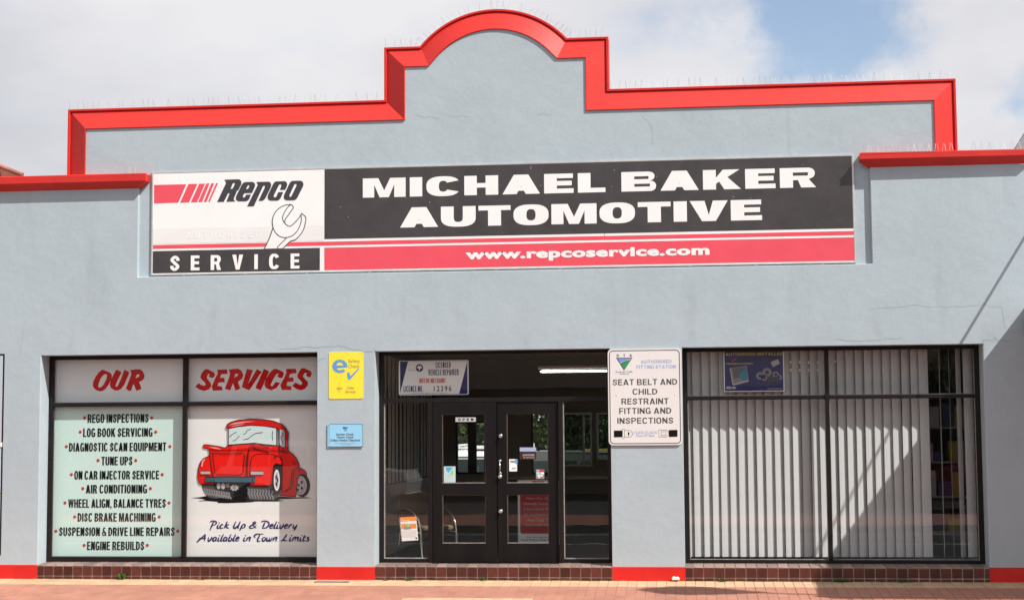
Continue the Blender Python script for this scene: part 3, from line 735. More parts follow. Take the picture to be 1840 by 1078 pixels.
# ------------------------------------------------------------------ main sign
SGY = 0.028
S = thing('main_sign', 'long white, black and red fascia sign with spanner, set in the recess above the shopfront', 'sign', (-2.35, 0.05, 3.9))
sx0, sx1, sz0, sz1 = -6.858, 2.156, 3.930, 5.260
MB().box(sx0, sx1, SGY, 0.05, sz0, sz1).build('backing_panel', SWHITE, S)
f = .016
for bx in ((sx0 - f, sx0, sz0 - f, sz1 + f), (sx1, sx1 + f, sz0 - f, sz1 + f), (sx0, sx1, sz1, sz1 + f), (sx0, sx1, sz0 - f, sz0)):
    MB().box(bx[0], bx[1], SGY - .004, 0.05, bx[2], bx[3]).build('edge_trim', ALU, S)
MB().box(sx0 - .03, sx0 - f - .001, 0.034, .049, sz0 - .02, sz1 + .02).build('side_angle', ALU, S)
m = MB()
for i in range(11): m.box(sx0 + .4 + i * .82, sx0 + .44 + i * .82, 0.03, .049, sz0 - f - .012, sz0 - f - .001); m.box(sx0 + .3 + i * .82, sx0 + .33 + i * .82, 0.03, .049, sz1 + f + .001, sz1 + f + .01)
m.build('fixing_clips', ALU, S)
L1, L2, L3 = SGY - .0015, SGY - .003, SGY - .0045
def SX(px): return P(px, 400, SGY)[0]
def SZ(px, py): return P(px, py, SGY)[1]
xb = SX(583)
zbk = SZ(583, 429.8); zs1, zs0 = SZ(583, 434.4), SZ(583, 441.3); zr = SZ(583, 445.2)
flat('black_field', [[rectl(xb, zbk, sx1 - .008, sz1 - .006)]], L1, SBLACK, S)
flat('red_stripe', [[rectl(sx0 + .004, zs0, sx1 - .004, zs1)]], L1, SRED, S)
flat('red_field', [[rectl(xb, sz0 + .012, sx1 - .004, zr)]], L1, SRED, S)
flat('black_field', [[rectl(sx0 + .004, sz0 + .012, SX(575), SZ(500, 446.9))]], L1, SBLACK, S)
za, zb_ = SZ(400, 409), SZ(400, 436.5)
flat('faded_band', [[rectl(sx0 + .004, zb_, xb - .01, za)]], L1, SGREY, S)
block_text('lettering', 'AUTHORISED', (SX(335), SZ(400, 428), SX(469), SZ(400, 415)), L2, SWHITE, S, w0=.6, sv=.16, sh=.14, gapw=.42)
O8 = (270, 290, 5.133)
def sg(pts, ox=270, oy=290, s=5.133): return pp(pts, SGY, ox, oy, s)
flat('logo_bars', [[sg(q)] for q in ([(36, 219), (333, 212), (258, 382), (36, 389)], [(352, 211), (436, 208), (358, 380), (275, 383)], [(452, 208), (507, 206), (432, 378), (373, 380)], [(518, 205), (548, 204), (478, 376), (441, 378)], [(563, 204), (590, 203), (519, 375), (492, 376)], [(607, 203), (627, 202), (549, 374), (533, 375)])], L1, SRED, S)
def lg(pts): return pp(pts, SGY, 385, 315, 10.82)
logo = [
 [[(200, 88), (480, 80), (510, 95), (528, 130), (526, 180), (470, 292), (440, 305), (432, 335), (378, 462), (385, 480), (412, 511), (238, 516), (302, 352), (272, 350), (188, 518), (58, 521), (232, 150)], [(362, 155), (400, 152), (402, 175), (358, 262), (318, 270)]],
 [[(600, 135), (740, 130), (780, 148), (797, 185), (790, 230), (737, 345), (590, 350), (572, 375), (555, 415), (570, 437), (598, 425), (622, 380), (715, 378), (680, 465), (650, 495), (610, 508), (470, 508), (430, 485), (421, 440), (432, 395), (540, 180), (565, 150)], [(655, 195), (684, 193), (682, 225), (655, 270), (618, 272)]],
 [[(822, 133), (1065, 127), (1098, 150), (1110, 200), (1095, 250), (1000, 440), (975, 475), (935, 497), (862, 498), (985, 240), (988, 208), (965, 200), (945, 225), (770, 605), (640, 607), (848, 190)]],
 [[(1200, 122), (1370, 118), (1405, 135), (1420, 175), (1412, 215), (1380, 285), (1275, 285), (1306, 215), (1306, 187), (1288, 170), (1262, 187), (1155, 400), (1162, 428), (1192, 432), (1212, 410), (1245, 330), (1342, 328), (1290, 450), (1262, 480), (1225, 495), (1090, 495), (1050, 470), (1037, 425), (1050, 375), (1150, 165), (1170, 138)]],
 [[(1520, 112), (1680, 108), (1718, 128), (1736, 170), (1728, 215), (1615, 440), (1585, 475), (1540, 488), (1400, 488), (1362, 465), (1352, 420), (1362, 375), (1462, 165), (1485, 130)], [(1570, 170), (1598, 170), (1605, 195), (1500, 412), (1478, 425), (1462, 410), (1468, 380), (1555, 190)]]]
flat('logo_lettering', [[lg(l) for l in g_] for g_ in logo], L2, LDARK, S)
def wr(pts): return pp(pts, SGY, 465, 360, 11.98)
head = catmull([(690, 95), (560, 110), (430, 180), (345, 280), (300, 400), (297, 520), (330, 640), (400, 740), (500, 795), (600, 802), (720, 765), (830, 660), (890, 540), (918, 420), (912, 310), (925, 285), (860, 390), (760, 500), (670, 562), (600, 530), (545, 470), (515, 400), (530, 310), (590, 200), (650, 125)], 3, True)
flat('spanner', [[wr([(310, 600), (125, 1042), (520, 1030), (680, 885), (860, 800), (960, 640), (1008, 470), (1012, 365), (925, 285), (860, 390), (760, 500), (670, 562), (560, 490), (570, 410), (745, 160), (700, 90), (560, 110), (430, 180), (345, 280), (300, 400), (297, 520)])]], L2, SWHITE, S)
ow = .0105
strip_obj('spanner_outline', [(wr(head), ow, True), (wr([(690, 95), (720, 105), (748, 150), (740, 175), (570, 410), (558, 490)]), ow), (wr(catmull([(925, 285), (1010, 365), (1005, 480), (960, 640), (870, 770), (780, 855), (680, 885), (525, 1030)], 4)), ow), (wr(catmull([(912, 310), (920, 420)], 3)), ow), (wr([(600, 810), (410, 1000), (402, 1032)]), ow), (wr([(310, 590), (230, 820), (125, 1040)]), ow * 1.2)], L3, LDARK, S)
block_text('lettering', 'SERVICE', (SX(306.5), SZ(422, 484.6), SX(538.5), SZ(422, 457.8)), L2, SWHITE, S, w0=.78, sv=.27, sh=.19, gapw=.85)
block_text('lettering', 'MICHAEL BAKER', (SX(652), SZ(652, 355.6), SX(1468), SZ(652, 321.2)), L2, SWHITE, S, w0=1.62, sv=.60, sh=.235, gapw=.20, space=.34)
block_text('lettering', 'AUTOMOTIVE', (SX(719), SZ(719, 409.2), SX(1369.5), SZ(719, 373.4)), L2, SWHITE, S, w0=1.62, sv=.60, sh=.235, gapw=.13)
soft_text('lettering', 'www.repcoservice.com', (SX(836), SZ(985, 468.5), SX(1274), SZ(1130, 444.2)), L2, SWHITE, S, bold=.045, spacing=1.06)

for px_, py_, a_, b_ in ((954, 302, .8, 3.2), (972, 334, .7, 2), (1104, 306, 1, 1.6), (1099, 336, .8, 1.2), (772, 364, 1.3, 1.3), (626, 390, 1.2, 1), (1318, 354, .8, 1.6), (1349, 356, .6, 1.5), (1443, 296, 1.1, .9), (730, 356, .9, .8), (612, 372, 1.6, .7), (1180, 318, .6, 1.4)):
    flat('scuff_mark', [[pp(ell(px_, py_, a_, b_, 7), SGY)]], L2, GREYP, S)
for px_ in (1086, 834): strip_obj('panel_seam', [(pp([(px_, 298), (px_, 425)], SGY), .004)], L1 - .0004, LDARK, S)
# ------------------------------------------------------------------ left window panels and lettering
def panel(name, label, cat, px, y=.335, m=PWHITE, th=.006, group=None, box=None):
    bb = box or bbp(*px, y); t = thing(name, label, cat, ((bb[0] + bb[2]) / 2, y, bb[1]), 0, group)
    MB().box(bb[0], bb[2], y, y + th, bb[1], bb[3]).build('board', m, t); return t, bb
PY = .352
t, bb = panel('window_sign', 'pale header panel with red brush word OUR, top left pane of the left window', 'sign', None, PY, PGREY, box=(-8.33, 2.23, -6.47, 2.90))
def lf(pts, ox, oy, s, d=PY - .003): return pp(pts, d, ox, oy, s)
cm = lambda l: catmull(l, 2, True)
our = [[(395, 148), (440, 160), (620, 235), (670, 280), (687, 340), (670, 430), (600, 580), (500, 720), (420, 785), (330, 800), (220, 770), (140, 700), (110, 620), (130, 500), (200, 350), (300, 220)], [(470, 285), (520, 290), (540, 330), (520, 430), (440, 590), (380, 660), (310, 690), (275, 665), (280, 590), (340, 430), (400, 340)]], \
    [[(810, 150), (860, 160), (965, 215), (968, 250), (860, 460), (795, 620), (800, 655), (850, 655), (900, 560), (980, 380), (1050, 160), (1090, 160), (1203, 225), (1200, 270), (1060, 600), (960, 730), (850, 782), (760, 765), (650, 690), (622, 600), (650, 470), (740, 290)]], \
    [[(1235, 165), (1400, 140), (1540, 140), (1620, 210), (1668, 330), (1650, 420), (1590, 480), (1500, 515), (1570, 700), (1560, 730), (1430, 787), (1400, 730), (1340, 590), (1320, 600), (1260, 787), (1200, 785), (1108, 720), (1130, 660), (1270, 300), (1260, 230)], [(1450, 290), (1500, 290), (1520, 320), (1490, 370), (1410, 405), (1400, 385), (1420, 320)]]
flat('lettering', [[lf(l, 160, 655, 16.73) for l in g_] for g_ in our], PY - .002, BRED, t)
t, bb = panel('window_sign', 'pale header panel with red brush word SERVICES, top right pane of the left window', 'sign', None, PY, PGREY, box=(-6.46, 2.23, -4.60, 2.90))
ser = [[[(190, 115), (230, 108), (325, 155), (344, 190), (325, 238), (285, 240), (252, 222), (265, 180), (240, 182), (220, 240), (282, 320), (292, 360), (255, 412), (180, 437), (110, 415), (48, 375), (100, 318), (135, 345), (180, 360), (205, 340), (198, 315), (140, 260), (125, 230), (140, 175)]],
 [[(380, 118), (525, 112), (538, 180), (440, 185), (420, 240), (485, 240), (494, 305), (400, 310), (380, 358), (450, 370), (458, 427), (315, 432), (295, 375), (350, 240), (385, 180)]],
 [[(552, 115), (690, 100), (740, 130), (772, 200), (755, 250), (690, 300), (725, 400), (655, 432), (615, 320), (575, 427), (493, 405), (560, 230), (570, 170)], [(650, 180), (690, 178), (690, 205), (635, 238)]],
 [[(825, 105), (915, 125), (890, 200), (843, 335), (975, 108), (1047, 150), (1020, 190), (860, 427), (748, 380), (755, 350)]],
 [[(1080, 106), (1157, 140), (1150, 170), (1035, 427), (958, 395), (960, 370)]],
 [[(1230, 106), (1270, 106), (1370, 150), (1382, 185), (1355, 242), (1310, 240), (1283, 215), (1300, 175), (1270, 178), (1200, 300), (1178, 350), (1205, 370), (1258, 300), (1325, 318), (1270, 390), (1190, 427), (1110, 392), (1086, 340), (1110, 260), (1170, 160)]],
 [[(1410, 106), (1560, 103), (1572, 167), (1475, 180), (1455, 235), (1520, 235), (1527, 297), (1435, 300), (1420, 358), (1492, 365), (1492, 422), (1350, 422), (1326, 350), (1385, 240), (1415, 170)]],
 [[(1640, 98), (1680, 93), (1780, 135), (1802, 175), (1780, 230), (1745, 230), (1713, 205), (1725, 165), (1690, 168), (1663, 220), (1737, 300), (1742, 345), (1700, 402), (1640, 427), (1570, 407), (1503, 360), (1555, 308), (1600, 335), (1640, 347), (1657, 325), (1650, 303), (1588, 240), (1583, 200), (1605, 150)]]]
flat('lettering', [[lf(l, 345, 650, 8.364) for l in g_] for g_ in ser], PY - .002, BRED, t)
t, bb = panel('window_sign', 'pale mint services list with black capitals and red dots, tall lower left pane', 'sign', None, PY, MINT, box=(-8.33, .2, -6.475, 2.226))
D2 = PY - .003
rowsL = [('REGO INSPECTIONS', 343, 220, 531, 204, 547), ('LOG BOOK SERVICING', 415, 197, 551, 182, 567), ('DIAGNOSTIC SCAN EQUIPMENT', 489, 125, 621, 111, 639), ('TUNE UPS', 560, 290, 449, 273, 465), ('ON CAR INJECTOR SERVICE', 632, 152, 585, 137, 600),
 ('AIR CONDITIONING', 703, 211, 523, 195, 540), ('WHEEL ALIGN, BALANCE TYRES', 776, 121, 619, 104, 635), ('DISC BRAKE MACHINING', 847, 169, 567, 154, 585), ('SUSPENSION & DRIVE LINE REPAIRS', 920, 74, 664, 58, 679), ('ENGINE REBUILDS', 992, 217, 509, 202, 524)]
dots = []
for tx, yc, a, b, d1, d2 in rowsL:
    yy = 630 + (yc + 1.0) / 2.838; xa, xb2 = 80 + a / 2.838, 80 + b / 2.838
    block_text('lettering', tx, bbp(xa, yy - 7.6, xb2, yy + 7.6, D2), D2, LBLACK, t, w0=.40, sv=.145, sh=.135, gapw=.062, space=.42)
    for dd in (d1, d2):
        c = P(80 + dd / 2.838, yy - .8, D2); dots.append([ell(c[0], c[1], .021, .021, 14)])
flat('red_dots', dots, D2, DOTRED, t)

# ------------------------------------------------------------------ cartoon pick-up panel
t, bb = panel('window_sign', 'white panel with red cartoon pick-up truck and cursive delivery notice, tall lower pane', 'sign', None, PY, PWHITE, box=(-6.47, .2, -4.60, 2.226))
layer = [0]
def TP(pts): return pp(pts, PY - .003, 340, 740, 6.342)
def tdraw(name, polys, m, out=False, ow=.011):
    layer[0] += 1; y = PY - .0012 - layer[0] * .0006
    flat(name, [[TP(q)] for q in polys], y, m, t)
    if out: layer[0] += 1; strip_obj('outline', [(TP(q), ow, True) for q in polys], y - .0005, LBLACK, t, 0)
def tline(lines, wd=.009, m=LBLACK, n=4):
    layer[0] += 1; strip_obj('line_work', [(TP(catmull(l, n)), wd) for l in lines], PY - .0012 - layer[0] * .0006, m, t, 0)
tdraw('ground_shadow', [[(20, 976), (110, 970), (200, 955), (600, 960), (900, 975), (1040, 960), (1180, 970), (1335, 970), (1395, 977), (1330, 982), (1050, 992), (1010, 1000), (1090, 1010), (1000, 1018), (760, 1018), (690, 1028), (430, 1037), (315, 1035), (330, 1022), (200, 1012), (110, 1015), (108, 1009), (190, 1003), (150, 990), (100, 984)]], LBLACK)
tdraw('tyre', [[(135, 815), (150, 880), (190, 950), (235, 978), (300, 985), (480, 960), (530, 900), (540, 800)], [(640, 830), (655, 930), (700, 1000), (955, 1003), (1010, 968), (1040, 920), (1020, 850), (960, 825)]], GREYK)
tdraw('underside', [[(270, 790), (700, 790), (715, 840), (655, 850), (670, 940), (700, 1000), (480, 990), (440, 930), (300, 900)]], LBLACK)
tr_ = []
for i in range(11):
    u = 165 + i * 28; v0 = 868 + i * 4.5; tr_.append([(u, v0), (u + 14, v0 + 22), (u + 8, v0 + 45), (u + 26, v0 + 62), (u + 32, v0 + 80)])
for i in range(9):
    u = 672 + i * 33; v0 = 872 + i * 2; tr_.append([(u, v0), (u + 12, v0 + 25), (u, v0 + 50), (u + 16, v0 + 80), (u + 20, v0 + 110)])
tline(tr_, .019, GREYP)
tdraw('exhaust', [ell(335, 843, 20, 35), ell(386, 843, 23, 36)], LGREY)
star = []
for i in range(16):
    a = 2 * math.pi * i / 16; r_ = 52 if i % 2 else 32; star.append((515 + r_ * math.cos(a) * 1.1, 862 + r_ * math.sin(a) * .8))
tdraw('engine_part', [star], LGREY); tdraw('engine_part', [ell(515, 860, 22, 22)], GREYP)
tline([[(420, 820), (455, 818)], [(418, 835), (460, 840)], [(425, 850), (452, 852)]], .008, LGREY)
tdraw('front_wheel', [ell(1288, 838, 90, 130, 28)], LBLACK)
tdraw('front_rim', [ell(1268, 836, 72, 108, 26)], LGREY); tdraw('front_rim', [ell(1263, 836, 56, 90, 24)], GREYP); tdraw('front_rim', [ell(1262, 834, 48, 80, 24)], LGREY)
tdraw('rim_holes', [ell(1284, 800, 13, 20), ell(1284, 865, 13, 20), ell(1240, 885, 11, 18)], LBLACK)
tdraw('rim_hub', [ell(1250, 832, 14, 18)], GREYK)
tdraw('front_guard', [[(1190, 640), (1225, 628), (1275, 640), (1315, 665), (1338, 695), (1342, 728), (1300, 708), (1255, 712), (1235, 780), (1222, 900), (1215, 962), (1028, 948), (1050, 905), (1120, 895), (1160, 860)]], TRED2, True)
body = [(158, 392), (165, 375), (195, 370), (250, 378), (340, 392), (410, 408), (445, 378), (740, 355), (1000, 380), (1128, 440), (1180, 478), (1225, 530), (1250, 590), (1258, 625), (1205, 640), (1190, 700), (1178, 830), (1150, 880), (1100, 900), (1058, 905), (1050, 700), (1040, 610), (985, 590), (960, 620), (940, 820), (900, 836), (700, 835), (690, 745), (270, 742), (255, 640), (237, 520), (228, 432), (205, 412), (175, 410)]
tdraw('truck_body', [body], TRED, True)
tdraw('left_guard', [[(230, 500), (170, 525), (130, 570), (108, 640), (100, 740), (112, 800), (135, 820), (285, 826), (295, 744), (268, 742), (252, 640), (238, 540)]], TRED, True)
tdraw('right_guard', [[(690, 748), (700, 580), (715, 515), (760, 483), (850, 475), (960, 485), (1030, 512), (1062, 560), (1058, 600), (985, 588), (965, 620), (948, 818), (900, 838), (702, 836)]], TRED, True)
tdraw('cab_roof', [[(425, 165), (440, 138), (480, 115), (560, 92), (700, 79), (850, 84), (960, 102), (1060, 140), (1105, 185), (1133, 235), (1128, 330), (1133, 452), (1030, 432), (1022, 205), (1000, 182), (860, 160), (700, 152), (560, 167), (452, 188), (432, 184)]], TRED2, True)
tdraw('roof_highlight', [[(450, 150), (520, 122), (640, 108), (760, 106), (650, 118), (540, 136)], [(470, 165), (560, 145), (640, 134), (600, 146), (520, 162)]], PINK)
tdraw('rear_window', [[(452, 190), (560, 167), (700, 152), (860, 160), (998, 184), (1000, 368), (985, 380), (850, 368), (740, 353), (452, 374)]], TGLASS, True)
tdraw('side_window', [[(1030, 197), (1082, 195), (1098, 240), (1098, 395), (1078, 410), (1040, 387), (1028, 360)]], LGREY, True)
tline([[(460, 285), (490, 258), (520, 240), (545, 225)], [(500, 328), (530, 320), (555, 292), (575, 270)], [(620, 255), (650, 238), (665, 210), (705, 195)], [(620, 315), (670, 305), (710, 275), (760, 245), (840, 232)], [(955, 215), (950, 270), (955, 325)], [(1060, 230), (1075, 265), (1045, 285), (1075, 355)]], .007)
tline([[(230, 432), (430, 435), (690, 430), (1000, 440), (1120, 470)], [(690, 432), (665, 500), (655, 600), (650, 740)], [(715, 370), (690, 410), (675, 500), (668, 740)], [(245, 470), (420, 475), (620, 468)], [(635, 480), (625, 600), (600, 705), (450, 712), (310, 712)], [(270, 480), (285, 600), (300, 700)], [(1020, 400), (1040, 500), (1062, 570), (1060, 700)], [(1180, 640), (1165, 760), (1150, 850), (1100, 890)]], .009)
tdraw('vent_strip', [[(765, 350), (920, 420), (935, 445), (915, 455), (760, 420), (715, 395)]], TRED2, True, .007)
tline([[(735 + i * 22, 385 + i * 7), (742 + i * 22, 410 + i * 6)] for i in range(8)], .006)
tdraw('highlight', [[(140, 620), (150, 560), (175, 530), (190, 525), (165, 570), (155, 620)], [(230, 395), (320, 405), (370, 425), (290, 415)]], PINK)
tdraw('tail_lamp', [[(135, 672), (246, 672), (246, 710), (135, 710)], [(706, 674), (850, 674), (850, 716), (706, 716)]], PINK, True, .007)
tdraw('tail_lamp_lens', [[(142, 679), (240, 679), (240, 703), (142, 703)], [(713, 681), (844, 681), (844, 709), (713, 709)]], LGREY)
tdraw('rear_bumper', [[(185, 740), (757, 738), (757, 802), (185, 800)]], TEAL, True)
tline([[(727, 742), (727, 798)], [(970, 510), (985, 500), (1000, 510), (985, 525), (970, 510)], [(1180, 560), (1200, 580), (1215, 600)], [(1245, 660), (1262, 668), (1278, 655)]], .008)
tdraw('rear_wheel', [[(975, 592), (1060, 602), (1068, 700), (1055, 890), (1000, 905), (948, 880), (955, 700)]], LBLACK)
tdraw('rear_rim', [ell(1003, 775, 34, 122, 26)], PWHITE); tdraw('rear_rim', [ell(1004, 775, 22, 96, 24)], LGREY)
tdraw('rear_rim_spokes', [ell(998, 740, 10, 24), ell(1012, 775, 9, 26), ell(1000, 820, 10, 24)], LBLACK)
# cursive notice, drawn as brush strokes in a small unit grid
CUR = {
 'P': (9, [[(0, 8.6), (1.5, 10), (4, 10.3), (7.4, 9.4), (8, 7), (6, 4.8), (3.6, 4.4)], [(4.6, 9.6), (3.2, 4), (1.8, -2.6)]]),
 'U': (9, [[(2.6, 10), (1.4, 6), (0.8, 2), (2.2, .3), (4.8, 2.4), (6.6, 6), (7.8, 10)], [(7.8, 10), (6.6, 5), (6, 1), (7.6, .3)]]),
 'D': (11, [[(0, 8.8), (2, 10.2), (6, 10.2), (9.6, 8), (10, 4.6), (8, 1.4), (4.6, .2), (2.4, 1)], [(4.8, 8.8), (3.8, 4), (3, .6)]]),
 'A': (10, [[(-2.2, -2), (0, 1.4), (3, 5), (6.6, 10)], [(6.6, 10), (6.4, 5), (7.2, .2)], [(-.2, 3.6), (3, 4), (8.2, 4.4)]]),
 'T': (8, [[(0.4, 5), (-1.4, 7), (0.2, 9.4), (3.4, 10), (9.4, 10)], [(5.4, 9.8), (4.2, 5), (3.4, 1.4), (4.6, -.6), (7, .6)]]),
 'L': (9, [[(5.8, 10), (3.8, 5), (1.4, .8)], [(0, .2), (2.4, 1.6), (5, .8), (7.6, 1)]]),
 'i': (3.4, [[(1.6, 5.6), (.9, 1.4), (2.2, .3), (3.4, 1.2)], [(2.0, 7.4), (2.4, 8.6)]]),
 'c': (5, [[(4.2, 5), (2.2, 5.6), (.7, 3.4), (.8, .8), (2.6, .2), (4.6, 1.4)]]),
 'k': (6.6, [[(3, 10), (1.8, 5), (.6, 0)], [(5.8, 5.8), (2, 3.4), (4.2, 1.2), (6.4, .3)]]),
 'p': (6, [[(1.8, 5.6), (.9, 1), (-.4, -3.2)], [(1.4, 4), (3.4, 5.8), (5.2, 4.6), (4.4, 1.4), (1.6, .6)]]),
 'e': (4.8, [[(.9, 2.6), (3.4, 3.4), (4, 5), (2.4, 5.7), (.8, 3.6), (.9, 1), (2.6, .2), (4.6, 1.4)]]),
 'l': (3, [[(2.8, 10), (1.4, 5), (.8, 1.2), (2, .2), (3.2, 1.2)]]),
 'v': (5.6, [[(.7, 5.6), (.9, 1), (2, .2), (4, 2.4), (4.6, 5), (4, 5.6), (5.6, 5.2)]]),
 'r': (4.8, [[(1.6, 5.6), (.6, .2)], [(1.2, 3.4), (3, 5.4), (4.6, 5.4)]]),
 'y': (6, [[(1.4, 5.6), (.9, 2), (2.2, .8), (4, 2.4), (5.2, 5.6)], [(5.2, 5.6), (4, .4), (2.6, -3.4)]]),
 'a': (5.6, [[(4.4, 5), (2.4, 5.6), (.8, 3.4), (.9, .8), (2.4, .4), (4, 2.8), (4.8, 5.4)], [(4.8, 5.4), (4, 1.2), (5.4, .4)]]),
 'b': (5.4, [[(2.8, 10), (1.4, 5), (.8, 1.2), (2.4, .2), (4.6, 1.8), (4.4, 4.2), (2.4, 4.8)]]),
 'n': (6, [[(1.6, 5.6), (.6, .2)], [(1.2, 3), (3.4, 5.5), (4.8, 4.8), (4, 1), (5.6, .4)]]),
 'm': (8.6, [[(1.6, 5.6), (.6, .2)], [(1.2, 3), (3, 5.5), (4.2, 4.8), (3.6, .3)], [(4, 3), (6, 5.5), (7.4, 4.8), (6.8, 1), (8.4, .4)]]),
 'o': (5.2, [[(2.6, 5.6), (.9, 3.6), (1.2, .8), (3, .4), (4.6, 2.6), (4.2, 5), (2.6, 5.6)]]),
 'w': (7.6, [[(.9, 5.6), (.8, 1.2), (2, .3), (3.8, 2.6), (4.2, 5)], [(4.2, 5), (4, 1.2), (5.2, .3), (6.8, 3), (6.8, 5.6)]]),
 't': (4, [[(2.6, 8.8), (1.4, 4), (1, 1.2), (2.2, .3), (3.8, 1.4)], [(.2, 5.8), (4, 6.1)]]),
 's': (4.4, [[(3.8, 5.2), (2.2, 5.6), (1.6, 4.2), (3.4, 2.4), (2.8, .6), (1, .2), (0, 1.2)]]),
 '&': (9, [[(9, .2), (6, 3), (4, 6), (4.4, 8.4), (6.4, 8.8), (6.6, 7), (3.4, 4.8), (.6, 2.6), (1.6, .4), (4.4, .6), (7, 2.6), (8.6, 5)]]),
}
def cursive(txt, px0, px1, ybase, unit_px, par, y, m, wd):
    x = 0; raw = []
    for ch in txt:
        if ch == ' ': x += 4.2; continue
        w_, st = CUR[ch]
        for l in st: raw.append([(a + x + b * .16, b) for a, b in l])
        x += w_ + .3
    sc = (px1 - px0) / x
    strip_obj('cursive_lettering', [(pp(catmull([(px0 + a * sc, ybase - b * unit_px) for a, b in l], 4), PY - .003), lambda q: wd * (.55 + .55 * math.sin(math.pi * min(1, q * 1.15)))) for l in raw], y, m, par, .0004)
cursive('Pick Up & Delivery', 375, 534, 949, 1.28, t, PY - .002, NAVY, .021)
cursive('Available in Town Limits', 357, 556, 971.8, 1.28, t, PY - .002, NAVY, .021)

# ------------------------------------------------------------------ wall signs
def wall_sign(name, label, px, m, y=-.006, th=.004, r=.02, cat='sign'):
    bb = bbp(*px, 0); s = thing(name, label, cat, ((bb[0] + bb[2]) / 2, y, bb[1]))
    MB().prism(rrect(*bb, r), y, y + th).build('plate', m, s); return s, bb
def screws(s, pts, y, d=0):
    for p in pts:
        c = P(*p, d); lathe_y('screw', c[0], c[1], [(.007, 0), (.006, .002), (.002, .003)], STEEL, s, y, 10)
s, bb = wall_sign('safety_check_sign', 'yellow plate with big blue letter e and tick, on the pier between window and entrance', (591, 632, 653, 716.5), YEL)
Y1, Y2 = -.0072, -.0084
def q3(pts, ox=580, oy=620, sc=5.132): return pp(pts, -.007, ox, oy, sc)
eo = ell(157, 195, 71, 63, 28)
flat('letter_e', [[q3([(157 + 70 * math.cos(R(a)), 195 - 63 * math.sin(R(a))) for a in range(-8, 322, 10)] + [(157 + 66 * math.cos(R(318)), 195 - 56 * math.sin(R(318))), (186, 220), (157 + 32 * math.cos(R(300)), 195 - 36 * math.sin(R(300)))] + [(157 + 33 * math.cos(R(a)), 195 - 36 * math.sin(R(a))) for a in range(290, 186, -12)] + [(126, 207)]), q3([(127, 186), (188, 186), (184, 172), (172, 162), (157, 158), (142, 162), (131, 172)])]], Y1, EBLUE, s)
flat('tick', [[q3([(222, 255), (245, 250), (254, 285), (330, 212), (338, 218), (252, 318), (238, 320), (228, 305)])]], Y1, EBLUE, s)
soft_text('lettering', 'Safety', bbp(625.8, 645.5, 647, 653.5, 0), Y1, OLIVE, s, .01); soft_text('lettering', 'Check', bbp(625.8, 654.5, 646.5, 661, 0), Y1, OLIVE, s, .01)
soft_text('lettering', 'Online', bbp(623.5, 694, 636.5, 699, 0), Y1, OLIVE, s, .012); soft_text('lettering', 'Services', bbp(620.5, 700.5, 639, 706, 0), Y1, OLIVE, s, .012)
strip_obj('emblem', [(q3([(125, 395), (182, 395), (153, 435)]), .008, True), (q3([(135, 380), (135, 386)]), .01), (q3([(153, 378), (153, 384)]), .01), (q3([(171, 380), (171, 386)]), .01), (q3([(135, 405), (165, 402)]), .012)], Y1, OLIVE, s)
screws(s, [(594, 635), (650, 634.5), (594, 713.5), (650, 713)], -.006)
s, bb = wall_sign('clearance_sign', 'small sky blue notice with bowed corners, low on the pier under the yellow plate', (589, 760.5, 652.5, 803), SKYB, -.016, .003, .008)
Yb = -.0172
strip_obj('border', [(q3([(60, 727), (368, 727), (368, 935), (60, 935)]), .006, True)], Yb, GREYK, s)
strip_obj('emblem', [(q3([(185, 756), (234, 756), (210, 792)]), .009, True), (q3([(190, 765), (220, 765), (212, 780)]), .012)], Yb, GREYK, s)
for tx, b_ in (('Identity Check', (604.8, 778, 636, 783)), ('Design Check', (606, 783.2, 636, 788)), ('Defect Notice Clearance', (594.5, 788.2, 647.5, 792.5))): soft_text('lettering', tx, bbp(*b_, 0), Yb, GREYK, s, .02)
soft_text('lettering', 'Authorised inspection station', bbp(602, 794.5, 639, 796.8, 0), Yb, GREYP, s); soft_text('lettering', 'Vehicle safety', bbp(611, 797.3, 632, 799.4, 0), Yb, GREYP, s)
for p in ((591, 763), (650, 762.5), (591, 800.5), (650.5, 800.5)):
    c = P(*p); MB().box(c[0] - .008, c[0] + .008, -.013, 0, c[1] - .008, c[1] + .008).build('standoff', STEEL, s)
screws(s, [(591, 763), (650, 762.5), (591, 800.5), (650.5, 800.5)], -.016)

s, bb = wall_sign('fitting_station_sign', 'tall white enamel sign about seat belt and child restraint fitting, on the right pier', (1093, 626.5, 1225, 799.5), RTAW, -.020, .014, .055)
Yr = -.0212
bo = rrect(bb[0] + .022, bb[1] + .022, bb[2] - .022, bb[3] - .022, .045)
strip_obj('border', [(bo, .010, True)], Yr, GREYK, s)
def rt(a, b, c, d): return bbp(1085 + a / 5.673, 620 + b / 5.673, 1085 + c / 5.673, 620 + d / 5.673, -.02)
def rp(pts): return pp(pts, -.02, 1085, 620, 5.673)
block_text('lettering', 'RTA', rt(132, 92, 286, 119), Yr, GREYK, s, w0=.75, sv=.2, sh=.18, gapw=1.6)
flat('emblem_field', [[rp([(125, 128), (293, 128), (206, 258)])]], Yr, GREYK, s)
flat('emblem_blue', [[rp([(140, 135), (278, 135), (262, 142), (210, 155), (170, 180), (164, 178)])]], Yr - .001, LBLUE, s)
flat('emblem_green', [[rp([(280, 150), (250, 160), (210, 175), (180, 198), (206, 248)])]], Yr - .001, GREEN, s)
strip_obj('emblem_road', [(rp([(165, 186), (205, 163), (280, 143)]), .006)], Yr - .0015, RTAW, s)
soft_text('lettering', 'Roads and Traffic', rt(122, 262, 294, 280), Yr, GREYP, s, .01); soft_text('lettering', 'Authority', rt(160, 284, 262, 302), Yr, GREYP, s, .01)
BT = dict(w0=.72, sv=.17, sh=.15, gapw=.14, space=.42)
